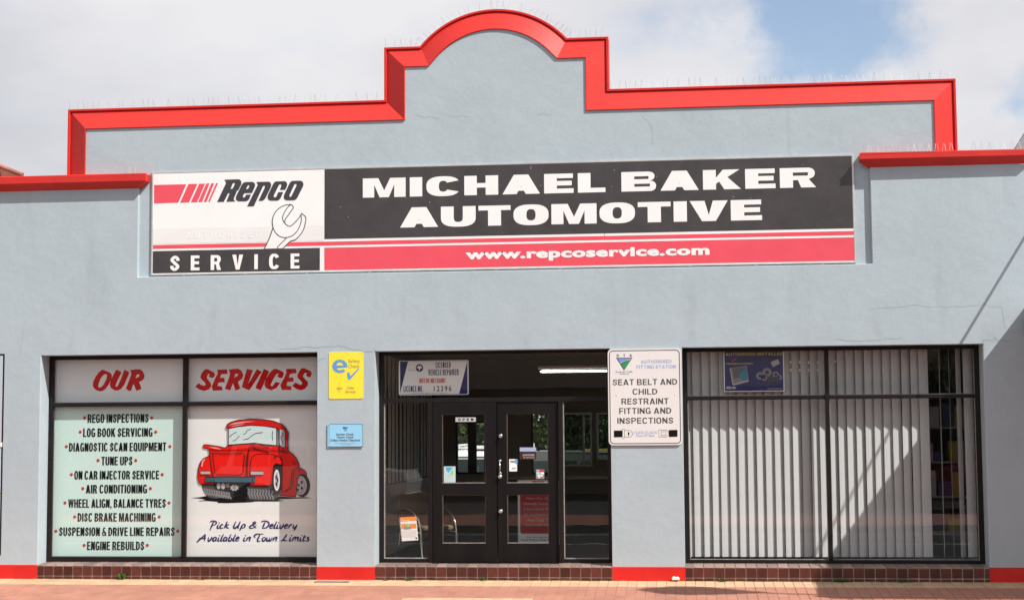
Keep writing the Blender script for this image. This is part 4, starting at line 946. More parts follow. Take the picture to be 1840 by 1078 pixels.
block_text('lettering', 'AUTHORISED', rt(378, 150, 690, 184), Yr, PALEB, s, **BT); block_text('lettering', 'FITTING STATION', rt(334, 202, 734, 237), Yr, PALEB, s, **BT)
for tx, a, b, c, d in (('SEAT BELT AND', 90, 345, 748, 405), ('CHILD', 293, 444, 546, 502), ('RESTRAINT', 180, 541, 660, 601), ('FITTING AND', 157, 638, 688, 698), ('INSPECTIONS', 138, 738, 708, 798)):
    block_text('lettering', tx, rt(a, b, c, d), Yr, GREYK, s, **BT)
flat('belt_webbing', [[rp([(103, 870), (190, 868), (190, 936), (103, 938)])]], Yr, LBLACK, s); flat('belt_webbing', [[rp([(664, 864), (751, 862), (751, 932), (664, 935)])]], Yr, LBLACK, s)
strip_obj('buckle_outline', [(rp([(190, 858), (200, 850), (210, 858), (210, 945), (200, 953), (190, 945)]), .004, True), (rp([(210, 868), (270, 868), (292, 890), (292, 915), (270, 934), (210, 934)]), .005, True), (rp([(560, 864), (640, 864), (662, 882), (662, 914), (640, 933), (560, 933)]), .005, True), (rp([(586, 880), (634, 880), (634, 918), (586, 918)]), .005, True)], Yr, GREYK, s)
flat('buckle_slot', [[rp([(253, 880), (263, 900), (253, 925), (243, 900)])]], Yr, LBLACK, s)
block_text('lettering', 'CLICK CLACK', rt(306, 875, 543, 902), Yr, PALEB, s, **BT); soft_text('lettering', "Front 'N' Back", rt(330, 908, 520, 932), Yr, PALEB, s, .02)
screws(s, [(1107.5, 710), (1212.5, 709)], -.020)

# ------------------------------------------------------------------ signs and stickers on the entrance glass
LY = .318
def inner_sign(name, label, px, m, y=LY, th=.003, r=.004, cat='sign', tilt=None):
    bb = bbp(*px, y); s = thing(name, label, cat, ((bb[0] + bb[2]) / 2, y, bb[1]))
    if tilt: MB().prism(pp(tilt, y), y, y + th).build('plate', m, s)
    else: MB().prism(rrect(*bb, r), y, y + th).build('plate', m, s)
    return s, bb
GY = .296   # stickers on the outer face of the fixed panes
s, bb = inner_sign('licence_sign', 'white licensed vehicle repairer sign with navy corner wedges, behind the glass over the door', (716.5, 647.5, 842, 709.5), PWHITE, r=.02)
y = LY - .001
def lp(pts): return pp(pts, LY, 710, 640, 13.14)
flat('navy_wedge', [[lp([(118, 125), (305, 122), (125, 850), (118, 850)])], [lp([(1702, 130), (1707, 885), (1510, 888)])]], y, NAVY, s)
strip_obj('border', [(lp([(118, 122), (1706, 118), (1712, 888), (122, 890)]), .004, True)], y - .0005, GREYP, s, 0)
LT = dict(w0=.42, sv=.15, sh=.12, gapw=.09, space=.45)
def lb(a, b, c, d): return bbp(710 + a / 13.14, 640 + b / 13.14, 710 + c / 13.14, 640 + d / 13.14, LY)
block_text('lettering', 'LICENSED', lb(958, 140, 1315, 275), y, NAVY, s, **LT); block_text('lettering', 'VEHICLE REPAIRER', lb(783, 308, 1500, 445), y, NAVY, s, **LT)
block_text('lettering', 'MOTOR MECHANIC', lb(572, 518, 1200, 628), y, DOTRED, s, **LT); block_text('lettering', 'LICENCE NO.', lb(198, 700, 660, 836), y, NAVY, s, **LT)
soft_text('lettering', '12396', lb(912, 695, 1330, 828), y, GREYK, s, .02, spacing=1.35)
soft_text('lettering', 'of consumer affairs motor trade act', lb(400, 850, 1230, 880), y, GREYP, s)
flat('emblem', [[lp(ell(575, 275, 88, 92, 24))]], y, NAVY, s)
flat('emblem_figure', [[lp([(575, 355), (555, 290), (500, 270), (545, 240), (540, 210), (575, 230), (612, 210), (605, 240), (652, 270), (595, 290)])]], y - .001, PWHITE, s)
soft_text('lettering', 'MOTOR TRADE', lb(305, 318, 478, 345), y, GREYK, s)
DY = FY0 + .016
s, bb = inner_sign('open_sign', 'small grey sign reading OPEN at the head of the left door glass', (818.5, 749.5, 855, 757.6), LGREY, DY, .002)
block_text('lettering', 'OPEN', bbp(823.5, 751.3, 850.5, 755.8, DY), DY - .001, LBLACK, s, w0=.7, sv=.22, sh=.2, gapw=.6)
s, bb = inner_sign('tick_sticker', 'pale sticker with blue and green tick, lower left of the left door glass', (797.5, 837.5, 818.5, 867), PALEG, DY, .002, r=.002)
def tk(pts, d=DY): return pp(pts, d, 790, 740, 8.29)
flat('tick_blue', [[tk([(95, 822), (198, 822), (135, 900), (97, 865)])]], DY - .001, CYAN, s); flat('tick_green', [[tk([(200, 850), (200, 918), (150, 918)])]], DY - .001, LIME, s)
strip_obj('small_print', [(tk([(105, 935), (200, 935)]), .008), (tk([(105, 975), (180, 975)]), .004), (tk([(90, 1020), (115, 1020)]), .01)], DY - .001, LGREY, s)
DY2 = DY + .018
s, bb = inner_sign('push_sticker', 'white PUSH sticker with blue corner beside the door handle', (915, 824.5, 929, 846.5), PWHITE, DY2, .002, r=.001)
def ps(pts, d=DY2): return pp(pts, d, 895, 740, 7.7)
flat('blue_corner', [[ps([(238, 652), (271, 652), (271, 718), (238, 715)])]], DY2 - .001, EBLUE, s)
block_text('lettering', 'PUSH', bbp(917, 827, 925.3, 831, DY2), DY2 - .001, LBLACK, s, w0=.6, sv=.2, sh=.17); soft_text('lettering', 'ACR', bbp(920, 839.5, 927, 842.5, DY2), DY2 - .001, GREYK, s, .02)
s, bb = inner_sign('hours_sticker', 'dark maroon sticker with pale blue header, middle of the right door glass', (934, 803.5, 963.5, 825), mat('maroon_print', (.05, .015, .012), .4), DY2, .002, r=.001)
flat('blue_header', [[ps([(300, 490), (526, 490), (526, 545), (300, 545)])]], DY2 - .001, PALEB, s)
soft_text('lettering', 'AUTHORISED', bbp(939, 815.5, 960.5, 819, DY2), DY2 - .001, LGREY, s, .02); soft_text('lettering', 'to serve you', bbp(940, 820.6, 960.5, 823.4, DY2), DY2 - .001, LGREY, s, .02)
s, bb = inner_sign('card_sticker', 'cluster of small coloured payment stickers, lower right of the right door glass', (963, 843, 978, 860), GREYP, DY2, .002, r=.001)
for i, (a, b, c, d, m_) in enumerate(((530, 797, 570, 820, PALEB), (575, 797, 635, 825, DOTRED), (530, 830, 580, 862, PALEG), (590, 832, 635, 860, PWHITE), (542, 870, 620, 888, PWHITE), (555, 893, 580, 910, PWHITE))):
    flat('card_mark', [[ps([(a, b), (c, b), (c, d), (a, d)])]], DY2 - .001, m_, s)
s, bb = inner_sign('orange_leaflet', 'orange and white leaflet taped askew low on the left side glass', (719, 928, 751, 972), PAPER, GY, .002, tilt=[(719, 929.5), (747.8, 927.5), (751.5, 970), (722.2, 971.8)])
def of(pts): return pp(pts, GY, 690, 880, 8.29)
flat('orange_field', [[of([(244, 405), (478, 392), (482, 455), (248, 470)])], [of([(256, 505), (478, 498), (484, 568), (260, 580)])]], GY - .001, ORANGE, s)
flat('green_mark', [[of([(340, 500), (385, 498), (390, 540), (345, 550)])]], GY - .002, LIME, s); flat('grey_mark', [[of([(300, 545), (400, 530), (402, 580), (300, 590)])]], GY - .0015, GREYP, s)
soft_text('lettering', 'Energy', of([(262, 465), (380, 440)])[0] + of([(262, 465), (380, 440)])[1], GY - .002, PAPER, s, .02)
strip_obj('small_print', [(of([(272, 610 + i * 16), (482, 602 + i * 16)]), .003) for i in range(7)], GY - .001, LGREY, s)
flat('black_mark', [[of([(470, 705), (492, 704), (493, 725), (472, 727)])]], GY - .001, LBLACK, s)
# red service board standing inside the right door
YB = 1.25
s, bb = inner_sign('service_board', 'white bordered red notice board listing workshop services, inside the right door', (930.5, 862, 1010, 978), PWHITE, YB, .02, r=.01, cat='notice board')
def sb(pts): return pp(pts, YB, 900, 870, 7.7)
flat('red_field', [[rrect(*bbp(934.5, 872, 1004, 958.5, YB), .03)]], YB - .001, PRED, s)
for i, tx in enumerate(('New Car Servicing', 'Friendly Local Service', 'Independently Owned', 'All Mechanical Repairs', 'Auto Tech Trained', 'Nationwide Warranty')):
    xs = (946, 941.5, 941.5, 941, 947, 943)[i]; yy = 895.5 + i * 9.6
    soft_text('lettering', tx, bbp(xs, yy - 2.8, xs + (66, 72, 62, 70, 60, 66)[i] * .92, yy + 2.6, YB), YB - .002, LGREY, s, .012, shear=.25)
soft_text('lettering', 'Your cars only, no one else', bbp(944.5, 963, 1003, 966.5, YB), YB - .001, GREYK, s, .02); soft_text('lettering', 'Local Repco Auto Repairs', bbp(936.5, 967.3, 1003, 971.6, YB), YB - .001, GREYK, s, .025)
m_ = MB(); q_ = bbp(930.5, 862, 1010, 978, YB); m_.box(q_[0] + .05, q_[0] + .07, YB + .02, YB + .04, .16, q_[1] + .2); m_.build('leg', GREYP, s); m_ = MB(); m_.box(q_[2] - .07, q_[2] - .05, YB + .02, YB + .04, .16, q_[1] + .2); m_.build('leg', GREYP, s)
flat('red_words', [[bb_] for bb_ in [rectl(*bbp(956, 864, 978, 867, YB))]], YB - .001, PRED, s)
# clutch kit poster in the right window
CY = .345
s, bb = inner_sign('installer_poster', 'navy authorised installer poster with clutch kit parts, top left pane of the right window', (1300.5, 629, 1409, 703.5), PWHITE, CY, .002, r=.003, cat='poster')
def cp_(pts, d=CY): return pp(pts, d, 1280, 620, 7.077)
flat('navy_field', [[rectl(bb[0] + .012, bb[1] + .012, bb[2] - .012, bb[3] - .005)]], CY - .001, PBLUE, s)
block_text('lettering', 'AUTHORISED INSTALLER', bbp(1303.5, 633.5, 1406.5, 638.5, CY), CY - .002, POSTER_Y, s, w0=.75, sv=.24, sh=.2, gapw=.12)
block_text('lettering', 'PREMIUM CLUTCH KITS', bbp(1305.5, 651.8, 1353, 655, CY), CY - .002, POSTER_Y, s, w0=.6, sv=.2, sh=.18)
flat('box_side', [[cp_([(220, 290), (440, 262), (462, 460), (265, 512), (250, 480)])]], CY - .002, GREYP, s)
flat('box_front', [[cp_([(255, 300), (430, 275), (385, 400), (270, 430)])]], CY - .003, mat('print_slate', (.12, .15, .17), .5), s)
flat('box_swoosh', [[cp_([(340, 380), (380, 335), (445, 275), (440, 450), (370, 440)])]], CY - .0035, mat('print_aqua', (.05, .25, .36), .5), s)
flat('box_edge', [[cp_([(220, 290), (232, 285), (270, 500), (255, 505)])], [cp_([(265, 495), (460, 440), (462, 462), (268, 514)])]], CY - .004, LGREY, s)
rg = []
for cx, cy_, r_ in ((605, 390, 50), (695, 345, 58), (805, 372, 42), (850, 408, 36), (660, 415, 40), (740, 430, 40), (810, 440, 44), (690, 490, 38), (610, 485, 30), (785, 492, 42)):
    rg.append([cp_(ell(cx, cy_, r_, r_ * (.62 if cy_ > 470 else .95), 18)), cp_(ell(cx, cy_, r_ * .45, r_ * .4, 14))])
flat('clutch_rings', rg[:5], CY - .002, GREYP, s); flat('clutch_rings', rg[5:], CY - .003, GREYK, s, .0004)
flat('accent_marks', [[cp_([(245, 205), (320, 150), (300, 180), (255, 215)])]], CY - .002, DOTRED, s)
flat('box_small', [[cp_([(740, 215), (835, 178), (858, 235), (770, 278)])]], CY - .002, LGREY, s)
flat('brand_box', [[cp_([(178, 525), (243, 525), (243, 558), (178, 558)])], [cp_([(250, 528), (300, 528), (300, 556), (250, 556)])]], CY - .002, LGREY, s)
strip_obj('small_print', [(cp_([(700, 552), (895, 552)]), .006)], CY - .002, LGREY, s)

# ------------------------------------------------------------------ vertical blinds in the right window
BY = .46; BW = .127; SPC = .1132
VB = thing('vertical_blinds', 'off-white vertical slat blinds drawn across the right shop window', 'blinds', (1.8, BY, .26))
MB().box(.02, 3.66, BY - .03, BY + .03, 2.93, 2.98).build('head_rail', WHITEP, VB)
def slat_mesh(w, h0, h1):
    mb = MB(); n = 6
    for i in range(n + 1):
        s_ = (i / n - .5); b_ = .006 * (1 - 4 * s_ * s_)
        mb.v += [(s_ * w, -b_, h0), (s_ * w, -b_, h1)]
    for i in range(n): a = 2 * i; mb.f.append((a, a + 2, a + 3, a + 1))
    me = mb.mesh('slat', True); me.materials.append(BLIND); return me
sm = slat_mesh(BW, .262, 2.93)
xs = .075; i = 0
while xs < 3.60:
    th = 25 + random.gauss(0, 3.2); skip = False
    px_ = (xs / (DIST + BY)) ; 
    if xs > 2.96: break
    o = bpy.data.objects.new('slat', sm); COL.objects.link(o); o.parent = VB; o.matrix_parent_inverse = VB.matrix_basis.inverted()
    o.location = (xs + random.uniform(-.003, .003), BY, 0); o.rotation_euler = (random.uniform(-.002, .002), random.uniform(-.0015, .0015), R(th)); xs += SPC
for px_, th in ((1664, 20), (1693, 84), (1710, 82), (1727, 52), (1744, 18)):
    x_ = P(px_, 850, BY)[0]
    o = bpy.data.objects.new('slat', sm); COL.objects.link(o); o.parent = VB; o.matrix_parent_inverse = VB.matrix_basis.inverted(); o.location = (x_, BY, 0); o.rotation_euler = (0, 0, R(th))
for i_, px_ in enumerate((1421, 1437, 1453, 1469, 1501)):  # white pieces added in place of bright light spots at the slat heads
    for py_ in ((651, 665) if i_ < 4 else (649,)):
        c = P(px_, py_, BY - .07); MB().box(c[0] - .008, c[0] + .008, BY - .072, BY - .068, c[1] - .014, c[1] + .014).build('light_spot_piece', WHITEP, VB)
# ------------------------------------------------------------------ interior
MB().box(-8.7, 4.1, .34, 6.0, .06, .16).build('interior_floor', CARPET, B)
MB().box(-8.7, 4.1, .345, 6.1, 3.02, 3.08).build('ceiling', CEIL, B)
m = MB()
for i in range(9): m.box(-8.0 + i * 1.2, -7.985 + i * 1.2, .36, 6.0, 3.012, 3.0195)
for i in range(4): m.box(-8.6, 4.0, 1.4 + i * 1.2, 1.415 + i * 1.2, 3.010, 3.0115)
m.build('ceiling_joints', BEAD, B)
BKY = 6.0
def bz(px, py): return P(px, py, BKY)
w1 = rectl(*bbp(819.5, 757, 873, 851, BKY)); w2 = rectl(*bbp(955, 741, 990, 851, BKY)); w3 = rectl(*bbp(1011, 741, 1064, 838, BKY)); w4 = rectl(*bbp(1072, 741, 1120, 826, BKY))
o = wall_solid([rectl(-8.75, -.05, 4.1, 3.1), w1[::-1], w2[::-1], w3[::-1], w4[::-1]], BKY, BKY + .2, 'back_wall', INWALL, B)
for w_ in (w1, w2, w3, w4):
    x0, z0, x1, z1 = w_[0][0], w_[0][1], w_[2][0], w_[2][1]; f_ = .03
    m = MB(); m.box(x0, x0 + f_, BKY - .02, BKY + .05, z0, z1); m.box(x1 - f_, x1, BKY - .02, BKY + .05, z0, z1); m.box(x0 + f_, x1 - f_, BKY - .02, BKY + .05, z1 - f_, z1); m.box(x0 + f_, x1 - f_, BKY - .02, BKY + .05, z0, z0 + f_)
    if w_ is w1: a_ = P(841, 800, BKY)[0]; b_ = P(856, 800, BKY)[0]; m.box(a_, b_, BKY - .03, BKY + .06, z0 + f_, z1 - f_)
    if w_ is w3: a_ = P(1049, 800, BKY)[0]; m.box(a_ - .015, a_ + .015, BKY - .03, BKY + .06, z0 + f_, z1 - f_)
    fr_ = m.build('back_window', (WHITEP if w_ in (w3, w4) else INDARK), B)
    MB().box(x0 + f_, x1 - f_, BKY + .02, BKY + .024, z0 + f_, z1 - f_).build('pane', glass_mat('back_glass', (.45, .5, .47)) if w_ in (w3, w4) else GLASS, fr_)
# partition on the left of the reception, wainscot below and slats above
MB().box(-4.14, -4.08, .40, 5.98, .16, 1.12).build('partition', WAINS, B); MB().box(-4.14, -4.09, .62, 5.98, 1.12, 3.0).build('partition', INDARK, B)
m = MB()
for i in range(16): m.box(-4.075, -4.06, .9 + i * .3, 1.0 + i * .3 + random.uniform(0, .08), 1.14, 2.9)
m.build('partition_slats', WAINS, B)
MB().box(-.55, -.48, .62, 5.98, .16, 3.0).build('partition', INDARK, B)
# reception counter and door casing inside
C = thing('reception_counter', 'dark reception counter seen through the entrance glass', 'counter', (-1.7, 4.2, .16))
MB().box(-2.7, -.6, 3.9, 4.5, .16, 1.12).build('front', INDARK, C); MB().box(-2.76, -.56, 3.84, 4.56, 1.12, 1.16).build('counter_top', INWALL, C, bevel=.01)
T_ = thing('ceiling_light', 'lit fluorescent tube under the reception ceiling, seen through the transom glass', 'light', (-1.1, 2.4, 2.9))
a = P(971, 667.5, 2.4); b = P(1150, 664, 2.4)
MB().tube([(a[0], 2.4, a[1]), (a[0] + .02, 2.4, a[1]), (b[0], 2.4, a[1])], [.008, .013, .013], 10).build('tube', TUBE, T_, smooth=True)
MB().box(a[0] - .03, b[0] + .03, 2.36, 2.44, a[1] + .035, a[1] + .075).build('batten', WHITEP, T_)
# shelves behind the blinds
SH = thing('display_shelf', 'dim stock shelf with boxes glimpsed through the gap in the blinds', 'shelf', (3.2, 1.6, .16))
for z_ in (.5, .95, 1.4, 1.85): MB().box(2.6, 4.05, 1.4, 1.8, z_, z_ + .02).build('shelf_board', INWALL, SH)
for x_ in (2.6, 4.03): MB().box(x_, x_ + .03, 1.4, 1.8, .16, 2.4).build('upright', INDARK, SH)
cols = [mat('stock_' + n_, c_, .6) for n_, c_ in (('orange', (.22, .08, .02)), ('blue', (.03, .08, .2)), ('yellow', (.25, .2, .03)), ('red', (.14, .015, .015)), ('pale_grey', (.25, .25, .25)), ('grey', (.1, .1, .1)), ('dark', (.04, .035, .03)), ('navy', (.02, .025, .09)))]; cnt = [3]
for z_ in (.52, .97, 1.42, 1.87):
    x_ = 2.66
    while x_ < 3.95:
        w_ = random.uniform(.08, .2); h_ = random.uniform(.12, .34)
        cnt[0] += 3; ci = cnt[0] % 8; b_ = MB().box(x_, x_ + w_, 1.45, 1.7, z_, z_ + h_).build('stock_box', cols[ci], None)
        b_['label'] = '%s stock carton on the %s shelf board behind the blinds' % (('orange', 'blue', 'yellow', 'red', 'pale grey', 'grey', 'dark', 'navy')[ci], {.52: 'lowest', .97: 'second', 1.42: 'third', 1.87: 'top'}[z_]); b_['category'] = 'box'; b_['group'] = 'stock cartons on the dim shelf'; x_ += w_ + random.uniform(.01, .08)
# waiting chair
CH = thing('waiting_chair', 'brown padded chair with curved chrome arms behind the left side glass', 'chair', (-3.45, .95, .16))
cx, cyy = -3.50, 1.0
def cz(px, py, d): return P(px, py, d)
mb = MB()
bk = rrect(-.24, 0, .24, .30, .12)
nn = len(bk)
for k, (s_, yy) in enumerate(((.9, -.03), (1, -.012), (1, .02), (.9, .035))):
    for (u, v) in bk: mb.v.append((u * s_, yy - .10 * (u * u) * -1, (v - .15) * s_ + .15))
for k in range(3):
    for i in range(nn): j = (i + 1) % nn; mb.f.append((k * nn + i, k * nn + j, (k + 1) * nn + j, (k + 1) * nn + i))
mb.f.append(tuple(reversed(range(nn)))); mb.f.append(tuple(3 * nn + i for i in range(nn)))
def place(mb, x, y, z, rz):
    c, s_ = math.cos(rz), math.sin(rz); mb.v = [(x + a * c - b * s_, y + a * s_ + b * c, z + d) for a, b, d in mb.v]; return mb
ba = P(736, 914, 1.1)
place(mb, -3.60, 1.12, .76, R(40)).build('backrest', UPH, CH, smooth=True)
mb = MB(); st = rrect(-.24, -.23, .24, .23, .08)
for zz, s_ in ((0, .94), (.02, 1), (.055, 1), (.07, .94)): mb.v += [(u * s_, v * s_, zz) for u, v in st]
nn = len(st)
for k in range(3):
    for i in range(nn): j = (i + 1) % nn; mb.f.append((k * nn + i, k * nn + j, (k + 1) * nn + j, (k + 1) * nn + i))
mb.f.append(tuple(reversed(range(nn)))); mb.f.append(tuple(3 * nn + i for i in range(nn)))
place(mb, -3.33, .92, .56, R(40)).build('seat', UPH, CH, smooth=True)
for sgn in (-1, 1):
    def loc(a, b, z): c, s_ = math.cos(R(-50)), math.sin(R(-50)); a, b = b, -a; a = a; return (-3.42 + a * c - b * s_, 1.0 + a * s_ + b * c, z)
    x_ = .27 * sgn
    pts = [loc(x_, -.24, .82), loc(x_, -.10, .86), loc(x_, .12, .82), loc(x_, .28, .72), loc(x_, .34, .58), loc(x_, .36, .38), loc(x_, .40, .17)]
    MB().tube([tuple(p) for p in catmull(pts, 4)], .013, 8).build('arm_rail', CHROME, CH, smooth=True)
    MB().tube([loc(x_, -.24, .82), loc(x_, -.18, .56), loc(x_, -.22, .36), loc(x_, -.34, .17)], .012, 8).build('leg', CHROME, CH, smooth=True)
    MB().tube([loc(x_, -.2, .55), loc(x_, .34, .55)], .011, 8).build('side_rail', CHROME, CH, smooth=True)

# ------------------------------------------------------------------ yard behind, seen through the back windows
def extr(mb, prof_, hw, taper=1.0):
    """side profile (x,z) extruded over width y"""
    n = len(prof_); k = len(mb.v)
    for y_ in (-hw, hw): mb.v += [(x, y_ * (taper if z > 1.05 else 1), z) for x, z in prof_]
    for i in range(n): j = (i + 1) % n; mb.f.append((k + i, k + j, k + n + j, k + n + i))
    v, f = flat_mesh([[prof_]], 0); mb.f += [tuple(k + i for i in t_) for t_ in f]; mb.f += [tuple(k + n + i for i in reversed(t_)) for t_ in f]
def car(label, loc, rz, paint, cat='car', rack=False):
    c = thing('parked_car', label, cat, (0, 0, 0)); mb = MB()
    extr(mb, [(-2.35, .42), (-1.95, .40), (-1.9, .6), (-1.6, .75), (-1.2, .75), (-.95, .6), (-.9, .34), (.95, .34), (1.0, .6), (1.25, .75), (1.65, .75), (1.95, .6), (2.0, .42), (2.38, .45), (2.42, .75), (2.3, .98), (1.15, 1.08), (-2.2, 1.10), (-2.38, .95)], .92)
    mb.build('body', paint, c, bevel=.03)
    mb = MB(); extr(mb, [(-2.15, 1.10), (1.12, 1.09), (.45, 1.66), (.2, 1.72), (-1.8, 1.74), (-2.0, 1.66)], .86, .84)
    mb.build('cabin', paint, c, bevel=.03)
    for s_ in (-1, 1):
        for a, b in ((-1.95, -1.1), (-1.02, -.15), (-.07, .85)):
            mb = MB(); t2 = .30 if b > .5 else 0
            yy = [s_ * (.86 - .0), s_ * (.735)]
            q = [(a, s_ * .868, 1.14), (b, s_ * .868, 1.14), (b - t2, s_ * .742, 1.60), (a + (.05 if a < -1.8 else 0), s_ * .742, 1.60)]
            if s_ > 0: q = q[::-1]
            mb.face(q); mb.build('side_window', CARGL, c)
    mb = MB(); mb.face([(1.14, -.74, 1.13), (1.14, .74, 1.13), (.52, .66, 1.63), (.52, -.66, 1.63)]); mb.build('windscreen', CARGL, c)
    mb = MB(); mb.face([(-2.17, .72, 1.15), (-2.17, -.72, 1.15), (-2.06, -.66, 1.6), (-2.06, .66, 1.6)]); mb.build('rear_window', CARGL, c)
    for x_ in (-1.4, 1.45):
        for s_ in (-1, 1):
            mb = MB(); seg = 24
            for yy, r_ in ((.70, .30), (.70, .34), (.90, .34), (.92, .31), (.92, .22)):
                for j in range(seg): t2 = 2 * math.pi * j / seg; mb.v.append((x_ + r_ * math.cos(t2), s_ * yy, .34 + r_ * math.sin(t2)))
            for i in range(4):
                for j in range(seg): a = i * seg + j; b = i * seg + (j + 1) % seg; mb.f.append((a, b, b + seg, a + seg))
            w_ = mb.build('wheel', RUB, c)
            mb = MB(); mb.v = [(x_ + .22 * math.cos(2 * math.pi * j / 20), s_ * .915, .34 + .22 * math.sin(2 * math.pi * j / 20)) for j in range(20)]; mb.f = [tuple(range(20)) if s_ < 0 else tuple(reversed(range(20)))]; mb.build('rim', LGREY, w_)
    for s_ in (-1, 1):
        MB().box(2.28, 2.39, s_ * .62 - .16, s_ * .62 + .16, .72, .86).build('headlight', LGREY, c, bevel=.02); MB().box(-2.40, -2.34, s_ * .7 - .1, s_ * .7 + .1, .72, .98).build('tail_light', PRED, c)
    if rack:
        m = MB()
        for x_ in (-1.7, -.6, .25): m.box(x_, x_ + .05, -.68, .68, 1.79, 1.83)
        for s_ in (-1, 1): m.tube([(-1.8, s_ * .66, 1.72), (-1.75, s_ * .66, 1.86), (.3, s_ * .66, 1.86), (.42, s_ * .66, 1.70)], .022, 6)
        m.build('roof_rack', WHITEC, c)
    bpy.context.view_layer.update()
    c.location = loc; c.rotation_euler[2] = rz
    return c
car('white wagon with roof rack in the back yard, seen through the left door glass', (P(893, 800, 12.0)[0], 12.6, -.31), R(90), WHITEC, rack=True)
car('silver car parked in the back yard, seen through the right side glass', (P(1085, 800, 9.6)[0] + .6, 9.6, -.31), R(4), SILVC)
def fence(label, x0, x1, y, h, m, rail=None, n=None):
    f_ = thing('steel_fence', label, 'fence', ((x0 + x1) / 2, y, 0)); k = n or int((x1 - x0) / 2.4)
    for i in range(k):
        a = x0 + (x1 - x0) * i / k; b = x0 + (x1 - x0) * (i + 1) / k; mb = MB(); w_ = (b - a) / 12
        for j in range(12):
            xx = a + j * w_; n_ = len(mb.v); d1, d2 = (0, .03) if j % 2 else (.03, 0)
            mb.v += [(xx + .01, y + (.03 if j % 2 else 0), -.05), (xx + w_ - .01, y + (.03 if j % 2 else 0), -.05), (xx + w_ - .01, y + (.03 if j % 2 else 0), h), (xx + .01, y + (.03 if j % 2 else 0), h)]
            mb.f.append((n_, n_ + 1, n_ + 2, n_ + 3))
        mb.build('panel', m, f_); MB().box(a - .03, a + .03, y - .03, y + .05, -.05, h + .03).build('post', m, f_)
    MB().box(x0, x1, y - .03, y + .06, h, h + .07).build('top_rail', rail or m, f_)
fence('blue grey ribbed steel fence behind the white wagon', -14, -2.15, 17.0, 1.55, FENCEB)
fence('pale green ribbed steel fence with yellow top rail behind the building', -2.1, 4.2, 13.6, 1.36, FENCEM, YELT)
def tree(label, loc, h, r, n=2600, seed=1, group=None, lo=.42):
    rnd = random.Random(seed); t_ = thing('leafy_tree', label, 'tree', loc, 0, group)
    x, y, z = loc
    m = MB(); m.tube([(x, y, z), (x + .1, y, z + h * .25), (x - .05, y + .1, z + h * .5), (x, y, z + h * .75)], [.22, .17, .12, .05], 10)
    for i in range(9):
        a = rnd.uniform(0, 6.28); zz = z + h * rnd.uniform(.3, .6)
        m.tube([(x, y, zz), (x + math.cos(a) * r * .4, y + math.sin(a) * r * .4, zz + h * .12), (x + math.cos(a) * r * .75, y + math.sin(a) * r * .75, zz + h * .22)], [.07, .05, .02], 6)
    m.build('trunk', BARK, t_, smooth=True)
    cl = [(rnd.gauss(0, r * .42), rnd.gauss(0, r * .42), h * rnd.uniform(lo, .98), r * rnd.uniform(.22, .42)) for _ in range(26)]
    m = MB()
    for i in range(n):
        c_ = rnd.choice(cl); d = Vector((rnd.gauss(0, 1), rnd.gauss(0, 1), rnd.gauss(0, 1))).normalized() * c_[3] * rnd.uniform(.5, 1.1)
        p = Vector((x + c_[0], y + c_[1], z + c_[2])) + d; u = Vector((rnd.gauss(0, 1), rnd.gauss(0, 1), rnd.gauss(0, 1))).normalized(); v_ = u.cross(Vector((rnd.gauss(0, 1), rnd.gauss(0, 1), rnd.gauss(0, 1)))).normalized()
        s_ = rnd.uniform(.06, .13); m.face([p - u * s_, p - v_ * s_ * .5, p + u * s_, p + v_ * s_ * .5])
    m.build('crown', LEAF, t_)
tree('dense dark tree beyond the blue grey fence, behind the wagon', (P(838, 800, 19)[0], 19, -.4), 6.2, 2.6, 7500, 3, lo=.12)
tree('green tree over the pale green fence behind the workshop', (P(985, 800, 17)[0], 17, -.4), 5.6, 2.5, 7500, 4, lo=.12)
tree('darker tree at the right end of the pale green fence', (P(1110, 800, 17.5)[0], 17.5, -.4), 5.4, 2.4, 6000, 5, lo=.12)

# ------------------------------------------------------------------ neighbours
N1 = thing('neighbour_shop', 'orange brick neighbour with weathered red roof, cut by the left edge', 'building', (-12, 0.1, 0))
m = MB().box(-16, -8.96, .10, 8, -.1, 4.95); m.build('wall', BRICK, N1)
rp_ = [P(-80, 270, 2.6), P(0, 300, 2.6), P(44, 316, 2.6)]
mb = MB(); rx0, rz0 = P(46, 319, 2.6); rx1, rz1 = P(-6, 299, 2.6)
slope = (rz1 - rz0) / (rx1 - rx0)
mb.v = [(rx0, 2.6, rz0), (rx0 - 5, 2.6, rz0 - slope * 5 * 1.0), (rx0 - 5, 2.6, 4.6), (rx0, 2.6, 4.6), (rx0 - 5, 7.4, rz0 - slope * 5), (rx0, 7.4, rz0)]
mb.f = [(0, 1, 2, 3)[::-1], (0, 5, 4, 1)]
mb.build('roof', ROOFR, N1)
for i in range(14):
    t0 = i / 14; a = (rx0 - 5 * t0, rz0 - slope * 5 * t0)
    MB().box(a[0] - .33, a[0] - .02, 2.5, 2.59, 4.7, a[1] - .02 - slope * .02).build('roof_sheet', ROOFR, N1) if i < 6 else None
MB().tube([(rx0, 2.5, rz0 + .02), (rx0 - 5, 2.5, rz0 - slope * 5 + .02)], .035, 8).build('ridge_capping', ROOFR, N1)
G = thing('side_gate', 'pale grey blue panel gate with white rail at the far left edge', 'gate', (-9.4, .02, 0))
MB().box(-9.95, -8.858, -.012, .02, .03, 1.695).build('gate_panel', GATEP, G); MB().box(-9.95, -8.858, -.012, .02, 1.765, 2.89).build('gate_panel', GATEP, G)
MB().box(-9.95, -8.845, -.03, -.001, 1.70, 1.76).build('rail', WHITEP, G); MB().box(-9.98, -8.836, -.003, .0, .3, 2.915).build('dark_surround', FRAME, G)
